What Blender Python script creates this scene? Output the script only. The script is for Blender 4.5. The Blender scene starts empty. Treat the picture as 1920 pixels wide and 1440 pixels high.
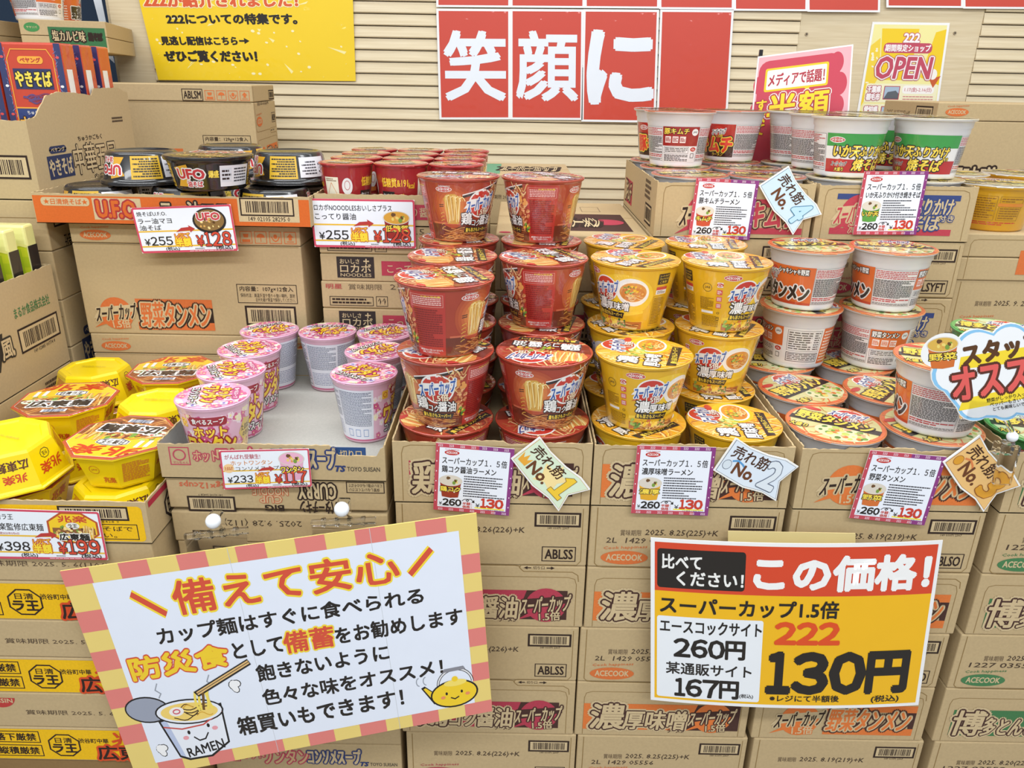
import bpy, bmesh, math, random
import numpy as np
from mathutils import Vector, Matrix
sc = bpy.context.scene
RNG = random.Random(11)
# ------------------------------------------------------------------ camera
F_PX, PITCH, ROLL, CZ = 1440.0, math.radians(21.3), math.radians(1.04), 1.446
_f = Vector((0, math.cos(PITCH), -math.sin(PITCH)))
_r0, _u0 = Vector((1, 0, 0)), Vector((0, math.sin(PITCH), math.cos(PITCH)))
_r = _r0 * math.cos(ROLL) + _u0 * math.sin(ROLL)
_u = _u0 * math.cos(ROLL) - _r0 * math.sin(ROLL)
CAM = Vector((0, 0, CZ))
cd = bpy.data.cameras.new('camera'); cam = bpy.data.objects.new('camera', cd)
sc.collection.objects.link(cam)
cd.sensor_width = 36; cd.lens = F_PX / 1920 * 36; cd.clip_start = 0.02
cam.matrix_world = Matrix(((_r.x, _u.x, -_f.x, CAM.x), (_r.y, _u.y, -_f.y, CAM.y), (_r.z, _u.z, -_f.z, CAM.z), (0, 0, 0, 1)))
sc.camera = cam
def ray(px, py): return _f + _r * ((px - 960) / F_PX) - _u * ((py - 720) / F_PX)
def at(px, py, Y):                      # pixel of the 1920x1440 photo -> point on the upright plane y = Y
    q = ray(px, py); return CAM + q * (Y / q.y)
# ------------------------------------------------------------------ light: store ambience + ceiling light rows
w = bpy.data.worlds.new('store_ambience'); sc.world = w; w.use_nodes = True
w.node_tree.nodes['Background'].inputs[0].default_value = (0.89, 0.95, 1.03, 1)
w.node_tree.nodes['Background'].inputs[1].default_value = 0.4
for k, (ly, e, wx) in enumerate(((-1.7, 62, 4.6), (-0.35, 58, 4.6), (1.0, 44, 4.6), (2.0, 14, 4.6))):
    ld = bpy.data.lights.new('ceiling_light_row', 'AREA'); ld.shape = 'RECTANGLE'; ld.size = wx; ld.size_y = 0.26
    ld.energy = e; ld.color = (0.96, 0.985, 1.0)
    lo = bpy.data.objects.new('ceiling_light_row', ld); sc.collection.objects.link(lo); lo.location = (0.1, ly, 2.75)
sc.view_settings.view_transform = 'Standard'; sc.view_settings.look = 'None'
sc.view_settings.exposure = 0.14; sc.view_settings.gamma = 1.0; sc.view_settings.use_curve_mapping = False
sc.cycles.max_bounces = 6; sc.cycles.diffuse_bounces = 3; sc.cycles.glossy_bounces = 3
sc.cycles.transparent_max_bounces = 12
# ------------------------------------------------------------------ materials
def lin(h):
    h = h.lstrip('#'); o = []
    for i in (0, 2, 4):
        c = int(h[i:i + 2], 16) / 255
        o.append(c / 12.92 if c <= 0.04045 else ((c + 0.055) / 1.055) ** 2.4)
    return o
KIND = dict(  # rough, specular, coat, coat rough, colour noise, noise scale, bump strength, bump scale, bump distance
    k=(.86, .2, 0, 0, .10, 220, .10, 900, .0006),
    i=(.8, .2, 0, 0, .12, 300, 0, 1, 0),
    s=(.42, .4, 0, 0, .02, 30, 0, 1, 0),
    l=(.3, .5, .6, .07, .03, 8, .9, 20, .006),
    g=(.35, .5, .9, .04, .06, 60, .6, 42, .003),
    f=(.3, .5, .25, .1, .02, 30, 0, 1, 0),
    p=(.25, .5, .6, .05, .04, 30, .06, 40, .001))
_M = {}
def mat(c):
    if c in _M: return _M[c]
    kind, hx = c[0], c[1:]
    m = bpy.data.materials.new({'k': 'cardboard', 'i': 'carton_ink', 's': 'card_print', 'l': 'laminated_print', 'g': 'cup_print', 'f': 'foam', 'p': 'plastic'}.get(kind, 'mat') + '_' + hx)
    m.use_nodes = True; nt = m.node_tree; b = nt.nodes['Principled BSDF']; _M[c] = m
    ro, sp, co, cr, cn, ns, bs, bsc, bd = KIND[kind]
    col = lin(hx)
    tc = nt.nodes.new('ShaderNodeTexCoord'); no = nt.nodes.new('ShaderNodeTexNoise'); no.inputs['Scale'].default_value = ns; no.inputs['Detail'].default_value = 3
    nt.links.new(tc.outputs['Object'], no.inputs['Vector'])
    mx = nt.nodes.new('ShaderNodeMix'); mx.data_type = 'RGBA'
    mx.inputs['A'].default_value = [x * (1 - cn) for x in col] + [1]; mx.inputs['B'].default_value = [min(1, x * (1 + cn)) for x in col] + [1]
    nt.links.new(no.outputs['Fac'], mx.inputs['Factor']); nt.links.new(mx.outputs['Result'], b.inputs['Base Color'])
    b.inputs['Roughness'].default_value = ro; b.inputs['Specular IOR Level'].default_value = sp
    b.inputs['Coat Weight'].default_value = co; b.inputs['Coat Roughness'].default_value = cr
    if bs:
        n2 = nt.nodes.new('ShaderNodeTexNoise'); n2.inputs['Scale'].default_value = bsc; n2.inputs['Detail'].default_value = 2
        mp = nt.nodes.new('ShaderNodeMapping'); mp.inputs['Scale'].default_value = (1, 1, .35) if kind == 'g' else (1, 1, 1)
        nt.links.new(tc.outputs['Object'], mp.inputs[0]); nt.links.new(mp.outputs[0], n2.inputs['Vector'])
        bp = nt.nodes.new('ShaderNodeBump'); bp.inputs['Strength'].default_value = bs; bp.inputs['Distance'].default_value = bd
        nt.links.new(n2.outputs['Fac'], bp.inputs['Height'])
        nt.links.new(bp.outputs['Normal'], b.inputs['Coat Normal' if co else 'Normal'])
    return m
def special(name, fn):
    m = bpy.data.materials.new(name); m.use_nodes = True; fn(m.node_tree, m.node_tree.nodes['Principled BSDF']); return m
def _wood(nt, b):
    tc = nt.nodes.new('ShaderNodeTexCoord'); mp = nt.nodes.new('ShaderNodeMapping'); mp.inputs['Scale'].default_value = (2.5, 2.5, 60)
    n = nt.nodes.new('ShaderNodeTexNoise'); n.inputs['Scale'].default_value = 3; n.inputs['Detail'].default_value = 5
    cr = nt.nodes.new('ShaderNodeValToRGB'); cr.color_ramp.elements[0].position = .3; cr.color_ramp.elements[1].position = .75
    cr.color_ramp.elements[0].color = lin('#cebc98') + [1]; cr.color_ramp.elements[1].color = lin('#ddceae') + [1]
    nt.links.new(tc.outputs['Object'], mp.inputs[0]); nt.links.new(mp.outputs[0], n.inputs['Vector']); nt.links.new(n.outputs['Fac'], cr.inputs[0])
    nt.links.new(cr.outputs[0], b.inputs['Base Color']); b.inputs['Roughness'].default_value = .5
WOOD = special('maple_slat', _wood)
def _clear(nt, b):
    n = nt.nodes.new('ShaderNodeTexNoise'); n.inputs['Scale'].default_value = 60
    mr = nt.nodes.new('ShaderNodeMapRange'); mr.inputs['To Min'].default_value = .03; mr.inputs['To Max'].default_value = .12
    nt.links.new(n.outputs['Fac'], mr.inputs[0]); nt.links.new(mr.outputs[0], b.inputs['Roughness'])
    b.inputs['Base Color'].default_value = (.98, .99, 1, 1); b.inputs['Transmission Weight'].default_value = 1; b.inputs['IOR'].default_value = 1.16
CLEAR = special('clear_plastic', _clear)
def M(c): return mat(c) if isinstance(c, str) else c
# ------------------------------------------------------------------ lettering
_ts = bpy.data.scenes.new('lettering_bench'); _tc = bpy.data.curves.new('lettering', 'FONT'); _to = bpy.data.objects.new('lettering', _tc)
_ts.collection.objects.link(_to); _tc.fill_mode = 'FRONT'
_G = {}
def glyphs(s, res=2):
    k = (s, res)
    if k not in _G:
        _tc.body = s; _tc.resolution_u = res
        vl = _ts.view_layers[0]; vl.update(); dg = vl.depsgraph; dg.update()
        me = bpy.data.meshes.new_from_object(_to.evaluated_get(dg))
        n = len(me.vertices); a = np.empty(n * 3, np.float32); me.vertices.foreach_get('co', a)
        a = a.reshape(n, 3)[:, :2].astype(float)
        fs = [tuple(p.vertices) for p in me.polygons]; bpy.data.meshes.remove(me)
        lo, hi = a.min(0), a.max(0)
        _G[k] = ((a - lo) / np.maximum(hi - lo, 1e-6), fs)
    return _G[k]
# ------------------------------------------------------------------ flat print: a layered list of coloured shapes
class Cv:
    def __init__(s, H=None, dx=0, dy=0): s.it = []; s.H = H; s.dx = dx; s.dy = dy
    def _add(s, vs, fs, m, l):
        vs = [(x + s.dx, (s.H - y if s.H is not None else y) + s.dy) for x, y in vs]
        s.it.append((vs, fs, m, l + (len(s.it) % 45) * .02))     # every shape on its own height: no coplanar overlaps
    def poly(s, pts, m, l=1): s._add(pts, [tuple(range(len(pts)))], m, l)
    def rect(s, x0, y0, x1, y1, m, l=1): s.poly([(x0, y0), (x1, y0), (x1, y1), (x0, y1)], m, l)
    def rr(s, x0, y0, x1, y1, r, m, l=1):
        p = []
        for cx, cy, a in ((x1 - r, y1 - r, 0), (x0 + r, y1 - r, 90), (x0 + r, y0 + r, 180), (x1 - r, y0 + r, 270)):
            for k in range(5):
                t = math.radians(a + k * 22.5); p.append((cx + r * math.cos(t), cy + r * math.sin(t)))
        s.poly(p, m, l)
    def frame(s, x0, y0, x1, y1, w, m, l=1):
        s.line([(x0, y0), (x1, y0), (x1, y1), (x0, y1)], w, m, l, True)
    def ell(s, cx, cy, rx, ry, m, l=1, n=28, rot=0):
        c, d = math.cos(math.radians(rot)), math.sin(math.radians(rot)); p = []
        for k in range(n):
            t = 2 * math.pi * k / n; a, b = rx * math.cos(t), ry * math.sin(t); p.append((cx + a * c - b * d, cy + a * d + b * c))
        s.poly(p, m, l)
    def ring(s, cx, cy, rx, ry, w, m, l=1, n=32, a0=0, a1=360):
        p = [(cx + rx * math.cos(math.radians(a0 + (a1 - a0) * k / n)), cy + ry * math.sin(math.radians(a0 + (a1 - a0) * k / n))) for k in range(n + (0 if a1 - a0 == 360 else 1))]
        s.line(p, w, m, l, a1 - a0 == 360)
    def line(s, pts, w, m, l=1, closed=False):
        n = len(pts); L_, R_ = [], []
        for k in range(n):
            x, y = pts[k]; p0 = pts[k - 1] if (k or closed) else None; p1 = pts[(k + 1) % n] if (k < n - 1 or closed) else None
            d = []
            for a, b in ((p0, (x, y)), ((x, y), p1)):
                if a and b: dx, dy = b[0] - a[0], b[1] - a[1]; q = math.hypot(dx, dy) or 1e-9; d.append((dx / q, dy / q))
            if len(d) == 1: d = d * 2
            nx, ny = -(d[0][1] + d[1][1]), d[0][0] + d[1][0]; q = math.hypot(nx, ny) or 1e-9; nx, ny = nx / q, ny / q
            c = max(.45, -d[0][1] * nx + d[0][0] * ny); h = w / 2 / c; L_.append((x + nx * h, y + ny * h)); R_.append((x - nx * h, y - ny * h))
        s._add(L_ + R_, [(k, (k + 1) % n, n + (k + 1) % n, n + k) for k in range(n if closed else n - 1)], m, l)
    def T(s, t, x0, y0, x1, y1, m, l=4, b=0, o=None, ow=.08, o2=None, ow2=.16, rot=0, shear=0, res=None, flip=False):
        h = abs(y1 - y0); res = res or (2 if len(t) < 14 else 1)
        g, fs = glyphs(t, res)
        yb, yt = (s.H - max(y0, y1), s.H - min(y0, y1)) if s.H is not None else (min(y0, y1), max(y0, y1))
        P = np.empty_like(g); P[:, 0] = x0 + g[:, 0] * (x1 - x0); P[:, 1] = yb + g[:, 1] * (yt - yb)
        cx, cy = (x0 + x1) / 2, (yb + yt) / 2
        if shear: P[:, 0] += shear * (P[:, 1] - cy)
        if flip: P = np.array([cx, cy]) * 2 - P
        if rot:
            c, d = math.cos(math.radians(rot)), math.sin(math.radians(rot)); Q = P - (cx, cy)
            P = np.stack([cx + Q[:, 0] * c - Q[:, 1] * d, cy + Q[:, 0] * d + Q[:, 1] * c], 1)
        P = P + (s.dx, s.dy)
        def put(r, n, mm, ll):
            for k in range(n):
                a = 2 * math.pi * (k + .5) / n
                s.it.append(([tuple(q) for q in P + (r * math.cos(a), r * math.sin(a))], fs, mm, ll + k * .04))
        def outl(r, mm, ll):
            put(r, 12 if r / h > .05 else 8, mm, ll)
            if r / h > .075: put(r * .5, 6, mm, ll + .55)
        if o2: outl((ow2 + b) * h, o2, l - 1)
        if o: outl((ow + b) * h, o, l if not o2 else l + .5)
        l2 = l + 1.8 if o else l
        if b: put(b * h, 4 if b < .05 else 8, m, l2)
        else: s.it.append(([tuple(q) for q in P], fs, m, l2 + (len(s.it) % 20) * .01))
    def num(s, t, x0, y0, x1, y1, m, l=4, gap=.1, **q):      # figures, one by one, in the gothic face
        wt = [.62 if ch == '1' else 1.2 if ch == '円' else .8 if ch == '¥' else 1 for ch in t]; tot = sum(wt) + gap * (len(t) - 1); x = x0; u = (x1 - x0) / tot
        for ch, w_ in zip(t, wt):
            f = chr(ord(ch) + 0xFEE0) if ch.isdigit() else ch
            s.T(f, x, y0 + (y1 - y0) * (.22 if ch == '¥' else 0), x + w_ * u, y1, m, l, res=2, **q); x += (w_ + gap) * u
    def lines(s, x0, y0, x1, y1, n, m, l=3, fill=.6, seg=9, rng=RNG):    # rows of unreadable small print
        vs, fs = [], []; st = (y1 - y0) / n
        for r in range(n):
            x = x0; ya, yb = y0 + st * (r + .5 - fill / 2), y0 + st * (r + .5 + fill / 2)
            end = x1 if rng.random() > .25 else x0 + (x1 - x0) * rng.uniform(.6, .95)
            while x < end - 1e-6:
                q = min(end, x + (x1 - x0) / seg * rng.uniform(.5, 1.5)); b = len(vs)
                vs += [(x, ya), (q, ya), (q, yb), (x, yb)]; fs.append((b, b + 1, b + 2, b + 3)); x = q + (x1 - x0) / seg * .16
        s._add(vs, fs, m, l)
    def bar(s, x0, y0, x1, y1, m, bg=None, fw=None, l=2, n=26):           # barcode
        rg = random.Random(5); w = x1 - x0; f = fw if fw is not None else 0
        if bg: s.rect(x0, y0, x1, y1, bg, l - 1)
        if f:
            s.frame(x0, y0, x1, y1, f, m, l)
        x = x0 + w * .1; e = x1 - w * .1; my = (y1 - y0) * (.16 if f else 0); vs, fs = [], []
        while x < e:
            q = rg.uniform(.3, 1.3) * w * .8 / n * .62; b = len(vs)
            vs += [(x, y0 + my), (x + q, y0 + my), (x + q, y1 - my), (x, y1 - my)]; fs.append((b, b + 1, b + 2, b + 3)); x += q + rg.uniform(.3, 1.2) * w * .8 / n * .55
        s._add(vs, fs, m, l)
def plane(O, ex, ey, n, s=1.0, st=.00014): return lambda x, y, l: O + ex * (x * s) + ey * (y * s) + n * (l * st)
# ------------------------------------------------------------------ mesh builder
class MB:
    def __init__(s): s.v, s.f, s.m, s.sm = [], [], [], []
    def add(s, vs, fs, m, smooth=False):
        b = len(s.v); s.v += [tuple(q) for q in vs]
        for f in fs: s.f.append(tuple(i + b for i in f)); s.m.append(m); s.sm.append(smooth)
        return s
    def cv(s, c, fn, cut=None, smooth=False):
        if not cut:
            for vs, fs, m, l in c.it: s.add([fn(x, y, l) for x, y in vs], fs, m)
            return s
        bm = bmesh.new(); ms = []
        for vs, fs, m, l in c.it:
            if m not in ms: ms.append(m)
            bv = [bm.verts.new((x, y, l)) for x, y in vs]
            for f in fs:
                try: q = bm.faces.new([bv[i] for i in f]); q.material_index = ms.index(m)
                except ValueError: pass
        bmesh.ops.triangulate(bm, faces=[f for f in bm.faces if len(f.verts) > 4])
        xs = [q.co.x for q in bm.verts]; x = math.ceil((min(xs) + .01) / cut) * cut
        while x < max(xs):
            ge = [q for q in bm.faces if min(k.co.x for k in q.verts) < x - 1e-4 and max(k.co.x for k in q.verts) > x + 1e-4]
            if ge:
                eds = {e for q in ge for e in q.edges}; vts = {k for q in ge for k in q.verts}
                bmesh.ops.bisect_plane(bm, geom=list(vts) + list(eds) + ge, plane_co=(x, 0, 0), plane_no=(1, 0, 0), dist=1e-5)
            x += cut
        bm.verts.index_update()
        b = len(s.v); s.v += [tuple(fn(*q.co)) for q in bm.verts]
        for f in bm.faces: s.f.append(tuple(q.index + b for q in f.verts)); s.m.append(ms[f.material_index]); s.sm.append(smooth)
        bm.free(); return s
    def box(s, x0, x1, y0, y1, z0, z1, m, bev=0, seg=2):
        bm = bmesh.new(); bmesh.ops.create_cube(bm, size=1)
        for q in bm.verts: q.co = (x0 + (q.co.x + .5) * (x1 - x0), y0 + (q.co.y + .5) * (y1 - y0), z0 + (q.co.z + .5) * (z1 - z0))
        if bev: bmesh.ops.bevel(bm, geom=bm.edges[:], offset=bev, segments=seg, profile=.5, affect='EDGES')
        bm.verts.index_update()
        s.add([q.co[:] for q in bm.verts], [tuple(q.index for q in f.verts) for f in bm.faces], m); bm.free(); return s
    def lathe(s, prof, m, n=60, smooth=True, z0=0):
        vs, fs = [], []
        for r, z in prof:
            for k in range(n):
                a = 2 * math.pi * k / n; vs.append((r * math.sin(a), -r * math.cos(a), z + z0))
        for j in range(len(prof) - 1):
            for k in range(n): fs.append((j * n + k, j * n + (k + 1) % n, (j + 1) * n + (k + 1) % n, (j + 1) * n + k))
        return s.add(vs, fs, m, smooth)
    def tube(s, a, b, r, m, n=12):
        a, b = Vector(a), Vector(b); d = (b - a).normalized(); q = d.orthogonal().normalized(); p = d.cross(q); vs = []
        for c in (a, b):
            for k in range(n): t = 2 * math.pi * k / n; vs.append(c + q * (r * math.cos(t)) + p * (r * math.sin(t)))
        return s.add(vs, [(k, (k + 1) % n, n + (k + 1) % n, n + k) for k in range(n)] + [tuple(range(n)), tuple(range(n, 2 * n))], m, False)
    def ball(s, c, r, m):
        bm = bmesh.new(); bmesh.ops.create_uvsphere(bm, u_segments=16, v_segments=10, radius=r); bm.verts.index_update()
        s.add([q.co + Vector(c) for q in bm.verts], [tuple(q.index for q in f.verts) for f in bm.faces], m, True); bm.free(); return s
    def mesh(s, name, off=(0, 0, 0)):
        me = bpy.data.meshes.new(name); o = Vector(off)
        me.from_pydata([Vector(q) - o for q in s.v], [], s.f)
        ms = []; idx = []
        for m in s.m:
            m = M(m)
            if m not in ms: ms.append(m)
            idx.append(ms.index(m))
        for m in ms: me.materials.append(m)
        me.polygons.foreach_set('material_index', idx); me.polygons.foreach_set('use_smooth', s.sm); me.update(); return me
# ------------------------------------------------------------------ objects
LAB = {}
def tagit(o, label, cat, group=None):
    LAB.setdefault(label, []).append(o.name); o['label'] = label; o['category'] = cat
    if group: o['group'] = group
def obj(name, me, parent=None, loc=(0, 0, 0), rz=0):
    o = bpy.data.objects.new(name, me); sc.collection.objects.link(o); o.location = loc; o.rotation_euler = (0, 0, rz)
    if parent: o.parent = parent
    return o
def thing(name, label, cat, loc, rz=0, group=None):
    o = obj(name, None, None, loc, rz); o.empty_display_size = .02; tagit(o, label, cat, group); return o
def struct(name, me, loc=(0, 0, 0)):
    o = obj(name, me, None, loc); o['kind'] = 'structure'; return o
# ------------------------------------------------------------------ the setting
def D(d): return CZ - d                     # drop below the camera -> height above the floor
WY = 2.38
mb = MB(); mb.box(-3.2, 3.2, -2.2, 3.0, -.05, 0, 'i8f8a84'); fl = struct('floor', mb.mesh('floor'))
mb = MB(); mb.box(-1.165, 3.2, WY + .02, WY + .06, 0, 2.7, WOOD)
for x0, x1 in ((-1.146, -1.041), (.789, 1.296)): mb.box(x0, x1, WY - .004, WY + .02, 0, 2.7, WOOD)
PIT = .0312
for x0, x1 in ((-1.04, .788), (1.297, 3.2)):
    z = .75
    while z < 2.3:                            # one louvre slat: leaning face with a shadow gap under its lip
        p = [(x0, WY + .019, z + .0022), (x0, WY - .008, z + .0022), (x0, WY - .0095, z + .005), (x0, WY - .004, z + PIT), (x0, WY + .019, z + PIT)]
        n = len(p); vs = p + [(x1, b, c) for a, b, c in p]
        mb.add(vs, [(k, (k + 1) % n, n + (k + 1) % n, n + k) for k in range(n)] + [tuple(range(n)), tuple(range(n, 2 * n))], WOOD); z += PIT
for px, py in ((1512, 64), (1790, 62)):       # screw heads in the plain board
    q = at(px, py, WY - .004); mb.tube(q, q + Vector((0, -.002, 0)), .0045, 's9a8a70'); mb.tube(q, q + Vector((0, -.0024, 0)), .002, 's3a3028')
struct('wall_back', mb.mesh('wall_back'))
mb = MB(); mb.box(-3.2, -1.166, 2.75, 2.8, 0, 2.7, 'i2c3a4c'); struct('wall_gap_shade', mb.mesh('wall_gap_shade'))  # navy panel past the wall's end: the gap's shade is put into its colour
mb = MB()
for x0, x1, y0, y1, zt in ((-.17, 1.05, .985, 1.41, D(1.227)), (-.52, -.176, .985, 1.40, D(1.227)), (-1.0, -.5, .935, 1.395, D(1.0315)), (-1.32, -.858, .9, 1.395, D(.70)), (-1.36, -.85, 1.405, 1.9, D(.588)),
                           (-.83, -.365, 1.42, 1.86, D(.677)), (-.36, 1.2, 1.42, 1.86, D(.694)), (-1.9, 1.6, 1.92, 2.34, D(.45))):
    mb.box(x0, x1, y0, y1, 0, zt, 'k8c7048')
struct('floor_platform', mb.mesh('floor_platform'))
# ------------------------------------------------------------------ carton prints (y up, 100 units = the face's width)
CARD, CARDL, INK = 'kbca57d', 'icab48c', 'i352822'
def logo(c, cx, cy, s, circ, txt, out, num, numo, bold=.02, ring=None, rot=6):
    g = -1 if c.H is not None else 1
    if ring: c.ell(cx + .02 * s, cy, .49 * s, .49 * s, ring, 2)
    c.ell(cx + .02 * s, cy, .44 * s, .44 * s, circ, 3)
    c.poly([(cx - .62 * s, cy - g * .40 * s), (cx - .3 * s, cy - g * .18 * s), (cx + .3 * s, cy - g * .12 * s), (cx + .3 * s, cy - g * .2 * s), (cx - .2 * s, cy - g * .26 * s)], circ, 3.3)
    c.poly([(cx - .62 * s, cy - g * .16 * s), (cx + .56 * s, cy + g * .08 * s), (cx + .56 * s, cy + g * .26 * s), (cx - .4 * s, cy + g * .16 * s)], out, 3.6)
    c.T('スーパーカップ', cx - .52 * s, cy - g * .2 * s, cx + .54 * s, cy + g * .24 * s, txt, 5, bold, out, .07, shear=.22, rot=rot, res=2)
    c.T('1.5倍', cx - .12 * s, cy - g * .40 * s, cx + .34 * s, cy - g * .17 * s, num, 5, .03, numo, .07, rot=4)
def ace(c, cx, cy, w, col, tc, sub=True):
    g = -1 if c.H is not None else 1
    c.ell(cx, cy, w / 2, w * .17, col, 3); c.T('ACECOOK', cx - w * .38, cy - g * w * .07, cx + w * .38, cy + g * w * .08, tc, 4, .04)
    if sub: c.T('Cook happiness', cx - w * .45, cy + g * w * .2, cx + w * .47, cy + g * w * .29, col, 3, .01, rot=3, shear=.15)
def band_text(c, parts, y0, y1, fill, dark):     # heavy outlined product name
    for t, x0, x1, a in parts:
        h = (y1 - y0) * a; c.T(t, x0, y0, x1, y0 + h, fill, 6, .03, dark, .05, CARDL, .12, shear=.08, res=2)
OR, DK = 'id0703c', 'i4a322c'
def face_super(k, H, date='2025. 8.26(226)+K', code='ABLSS', d2=None):
    c = Cv(); col = dict(A='ib04050', B='id8773c', C='id8773c', D='i47784c', J='ib84450', K='ib84450')[k]; ac = {'D': 'i4a7c50', 'A': 'ib04050', 'J': 'ib04050', 'K': 'ib04050'}.get(k, 'id0703c')
    ed = 'i8e7448'
    c.line([(4.5, 1), (4.5, 28), (5.5, 31.5), (9, 32.6), (91, 32.6), (94.5, 31.5), (95.5, 28), (95.5, 1)], .35, ed, 1)
    if k in 'AB' or k == 'D':
        x0, x1, xs = (8, 91, 65) if k != 'B' else (4.5, 95, 66)
        c.poly([(x0, 5), (xs - 2, 5), (xs + 4, 24), (x0, 24)], col, 2); c.poly([(xs - 2, 5), (x1, 5), (x1, 24), (xs + 4, 24)], DK, 2)
        nm = dict(A=[('鶏', 10, 27, 1.1), ('コク', 28, 43, .7), ('醤油', 44, 64, .85)], B=[('濃', 9, 28, 1.12), ('厚味噌', 28, 64, .84)], D=[('博', 9, 27, 1.1), ('多とんこつ', 27, 66, .8)])[k]
        band_text(c, nm, 5.6, 22, CARDL, DK); logo(c, 79, 14.5, 25, col, CARDL, DK, CARDL, DK)
        c.T('ラーメン', 54, 3.4, 64, 6, DK, 7, .03)
    elif k == 'C':
        logo(c, 26, 14.5, 26, col, INK, CARDL, CARDL, col)
        c.rect(41, 21, 93, 26, col, 2); c.rect(41, 4, 93, 9, col, 2); c.poly([(90, 9), (93, 9), (93, 21), (88, 21)], DK, 2)
        c.T('野菜タンメン', 43, 7, 90, 23.5, col, 6, .02, CARDL, .05, DK, .11, shear=.1)
    elif k == 'J':
        logo(c, 33, 15, 32, col, INK, CARDL, CARDL, col)
        c.rect(54, 3, 95, 7, col, 2); c.rect(54, 20, 95, 25, col, 2); c.T('豚キムチ', 48, 7, 92, 23, col, 6, .04, CARDL, .04, DK, .09, shear=.1); c.T('ラーメン', 80, 5, 91, 8.5, CARDL, 8, .03)
    elif k == 'K':
        c.rect(12, 26, 90, 29.5, 'i3c4a7c', 2); c.rect(10, 4, 88, 8, col, 2)
        logo(c, 27, 17, 28, col, col, CARDL, col, CARDL); c.T('汁なし', 22, 5, 40, 12, col, 8, .03, CARDL, .06)
        c.T('いか天ふりかけ', 42, 17, 86, 27, CARDL, 6, .03, 'i3c4a7c', .09, shear=.1); c.T('付き', 78, 13, 88, 17, CARDL, 6, .03, 'i3c4a7c', .12); c.T('焼そば', 50, 7, 80, 17, CARDL, 6, .03, 'i3c4a7c', .09, shear=.1)
    if H > 50:
        yt = H
        c.bar(72.5, yt - 12.5, 95.5, yt - 5, INK, CARDL, 1.1); c.T('149 01071 2307', 79, yt - 14.4, 90, yt - 13.2, INK, 2)
        c.T('賞味期限', 16, yt - 17.6, 27, yt - 14, 'i6a5844', 2); c.T(date, 29, yt - 18, 67, yt - 13.6, 'i4a3c30', 2, .01, shear=.12)
        if d2: c.T(d2, 9, yt - 22, 46, yt - 18.8, 'i4a3c30', 2, .01, shear=.12)
        if code: c.frame(76.5, yt - 34, 94, yt - 25.3, .5, INK); c.T(code, 78, yt - 32.6, 92.6, yt - 26.8, INK, 2, .03)
        ace(c, 19, yt - 31, 25, ac, CARDL)
        tl = 39.8
        c.line([(3.5, yt - 1), (3.5, 42), (5, 40.4), (8, tl), (62, tl), (64.4, tl - .4), (65, 38), (67, 36), (93, 36), (96, 34), (96.5, 30)], .45, ed, 1)
        c.line([(97, yt - 2), (97, 43), (95, 40.5), (67, 40.5), (65.4, 40), (65, 38.6)], .35, ed, 1)
        c.T('切り口', 72, 37.5, 78, 39.4, INK, 2); c.poly([(67, 38.4), (69, 39.4), (69, 37.4)], INK, 2); c.rect(69, 38.1, 71, 38.7, INK, 2); c.poly([(83.5, 38.4), (81.5, 39.4), (81.5, 37.4)], INK, 2); c.rect(79.2, 38.1, 81.5, 38.7, INK, 2)
    return c
def care_marks(c, x, y, s, n, col=OR):           # fragile / keep dry / handle with care / this way up
    for k in range(n):
        x0 = x + k * s * 1.28; c.frame(x0, y, x0 + s, y + s, s * .06, col); t = (4 - n + k) % 4; cx = x0 + s / 2
        if t == 0: c.poly([(x0 + s * .25, y + s * .8), (x0 + s * .75, y + s * .8), (x0 + s * .68, y + s * .5), (x0 + s * .32, y + s * .5)], col, 2); c.rect(x0 + s * .15, y + s * .1, x0 + s * .85, y + s * .34, col, 2)
        if t == 1: c.poly([(cx + s * .36 * math.cos(math.radians(a)), y + s * .5 + s * .34 * math.sin(math.radians(a))) for a in range(0, 181, 20)], col, 2); c.rect(cx - s * .03, y + s * .14, cx + s * .03, y + s * .5, col, 2)
        if t == 2: c.ell(cx, y + s * .6, s * .17, s * .2, col, 2, 12); c.line([(x0 + s * .15, y + s * .6), (x0 + s * .3, y + s * .3), (x0 + s * .5, y + s * .18), (x0 + s * .7, y + s * .3), (x0 + s * .85, y + s * .6)], s * .09, col, 2)
        if t == 3: c.poly([(cx, y + s * .88), (x0 + s * .8, y + s * .55), (x0 + s * .2, y + s * .55)], col, 2); c.rect(cx - s * .13, y + s * .3, cx + s * .13, y + s * .56, col, 2); c.rect(x0 + s * .2, y + s * .14, x0 + s * .8, y + s * .2, col, 2)
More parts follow.
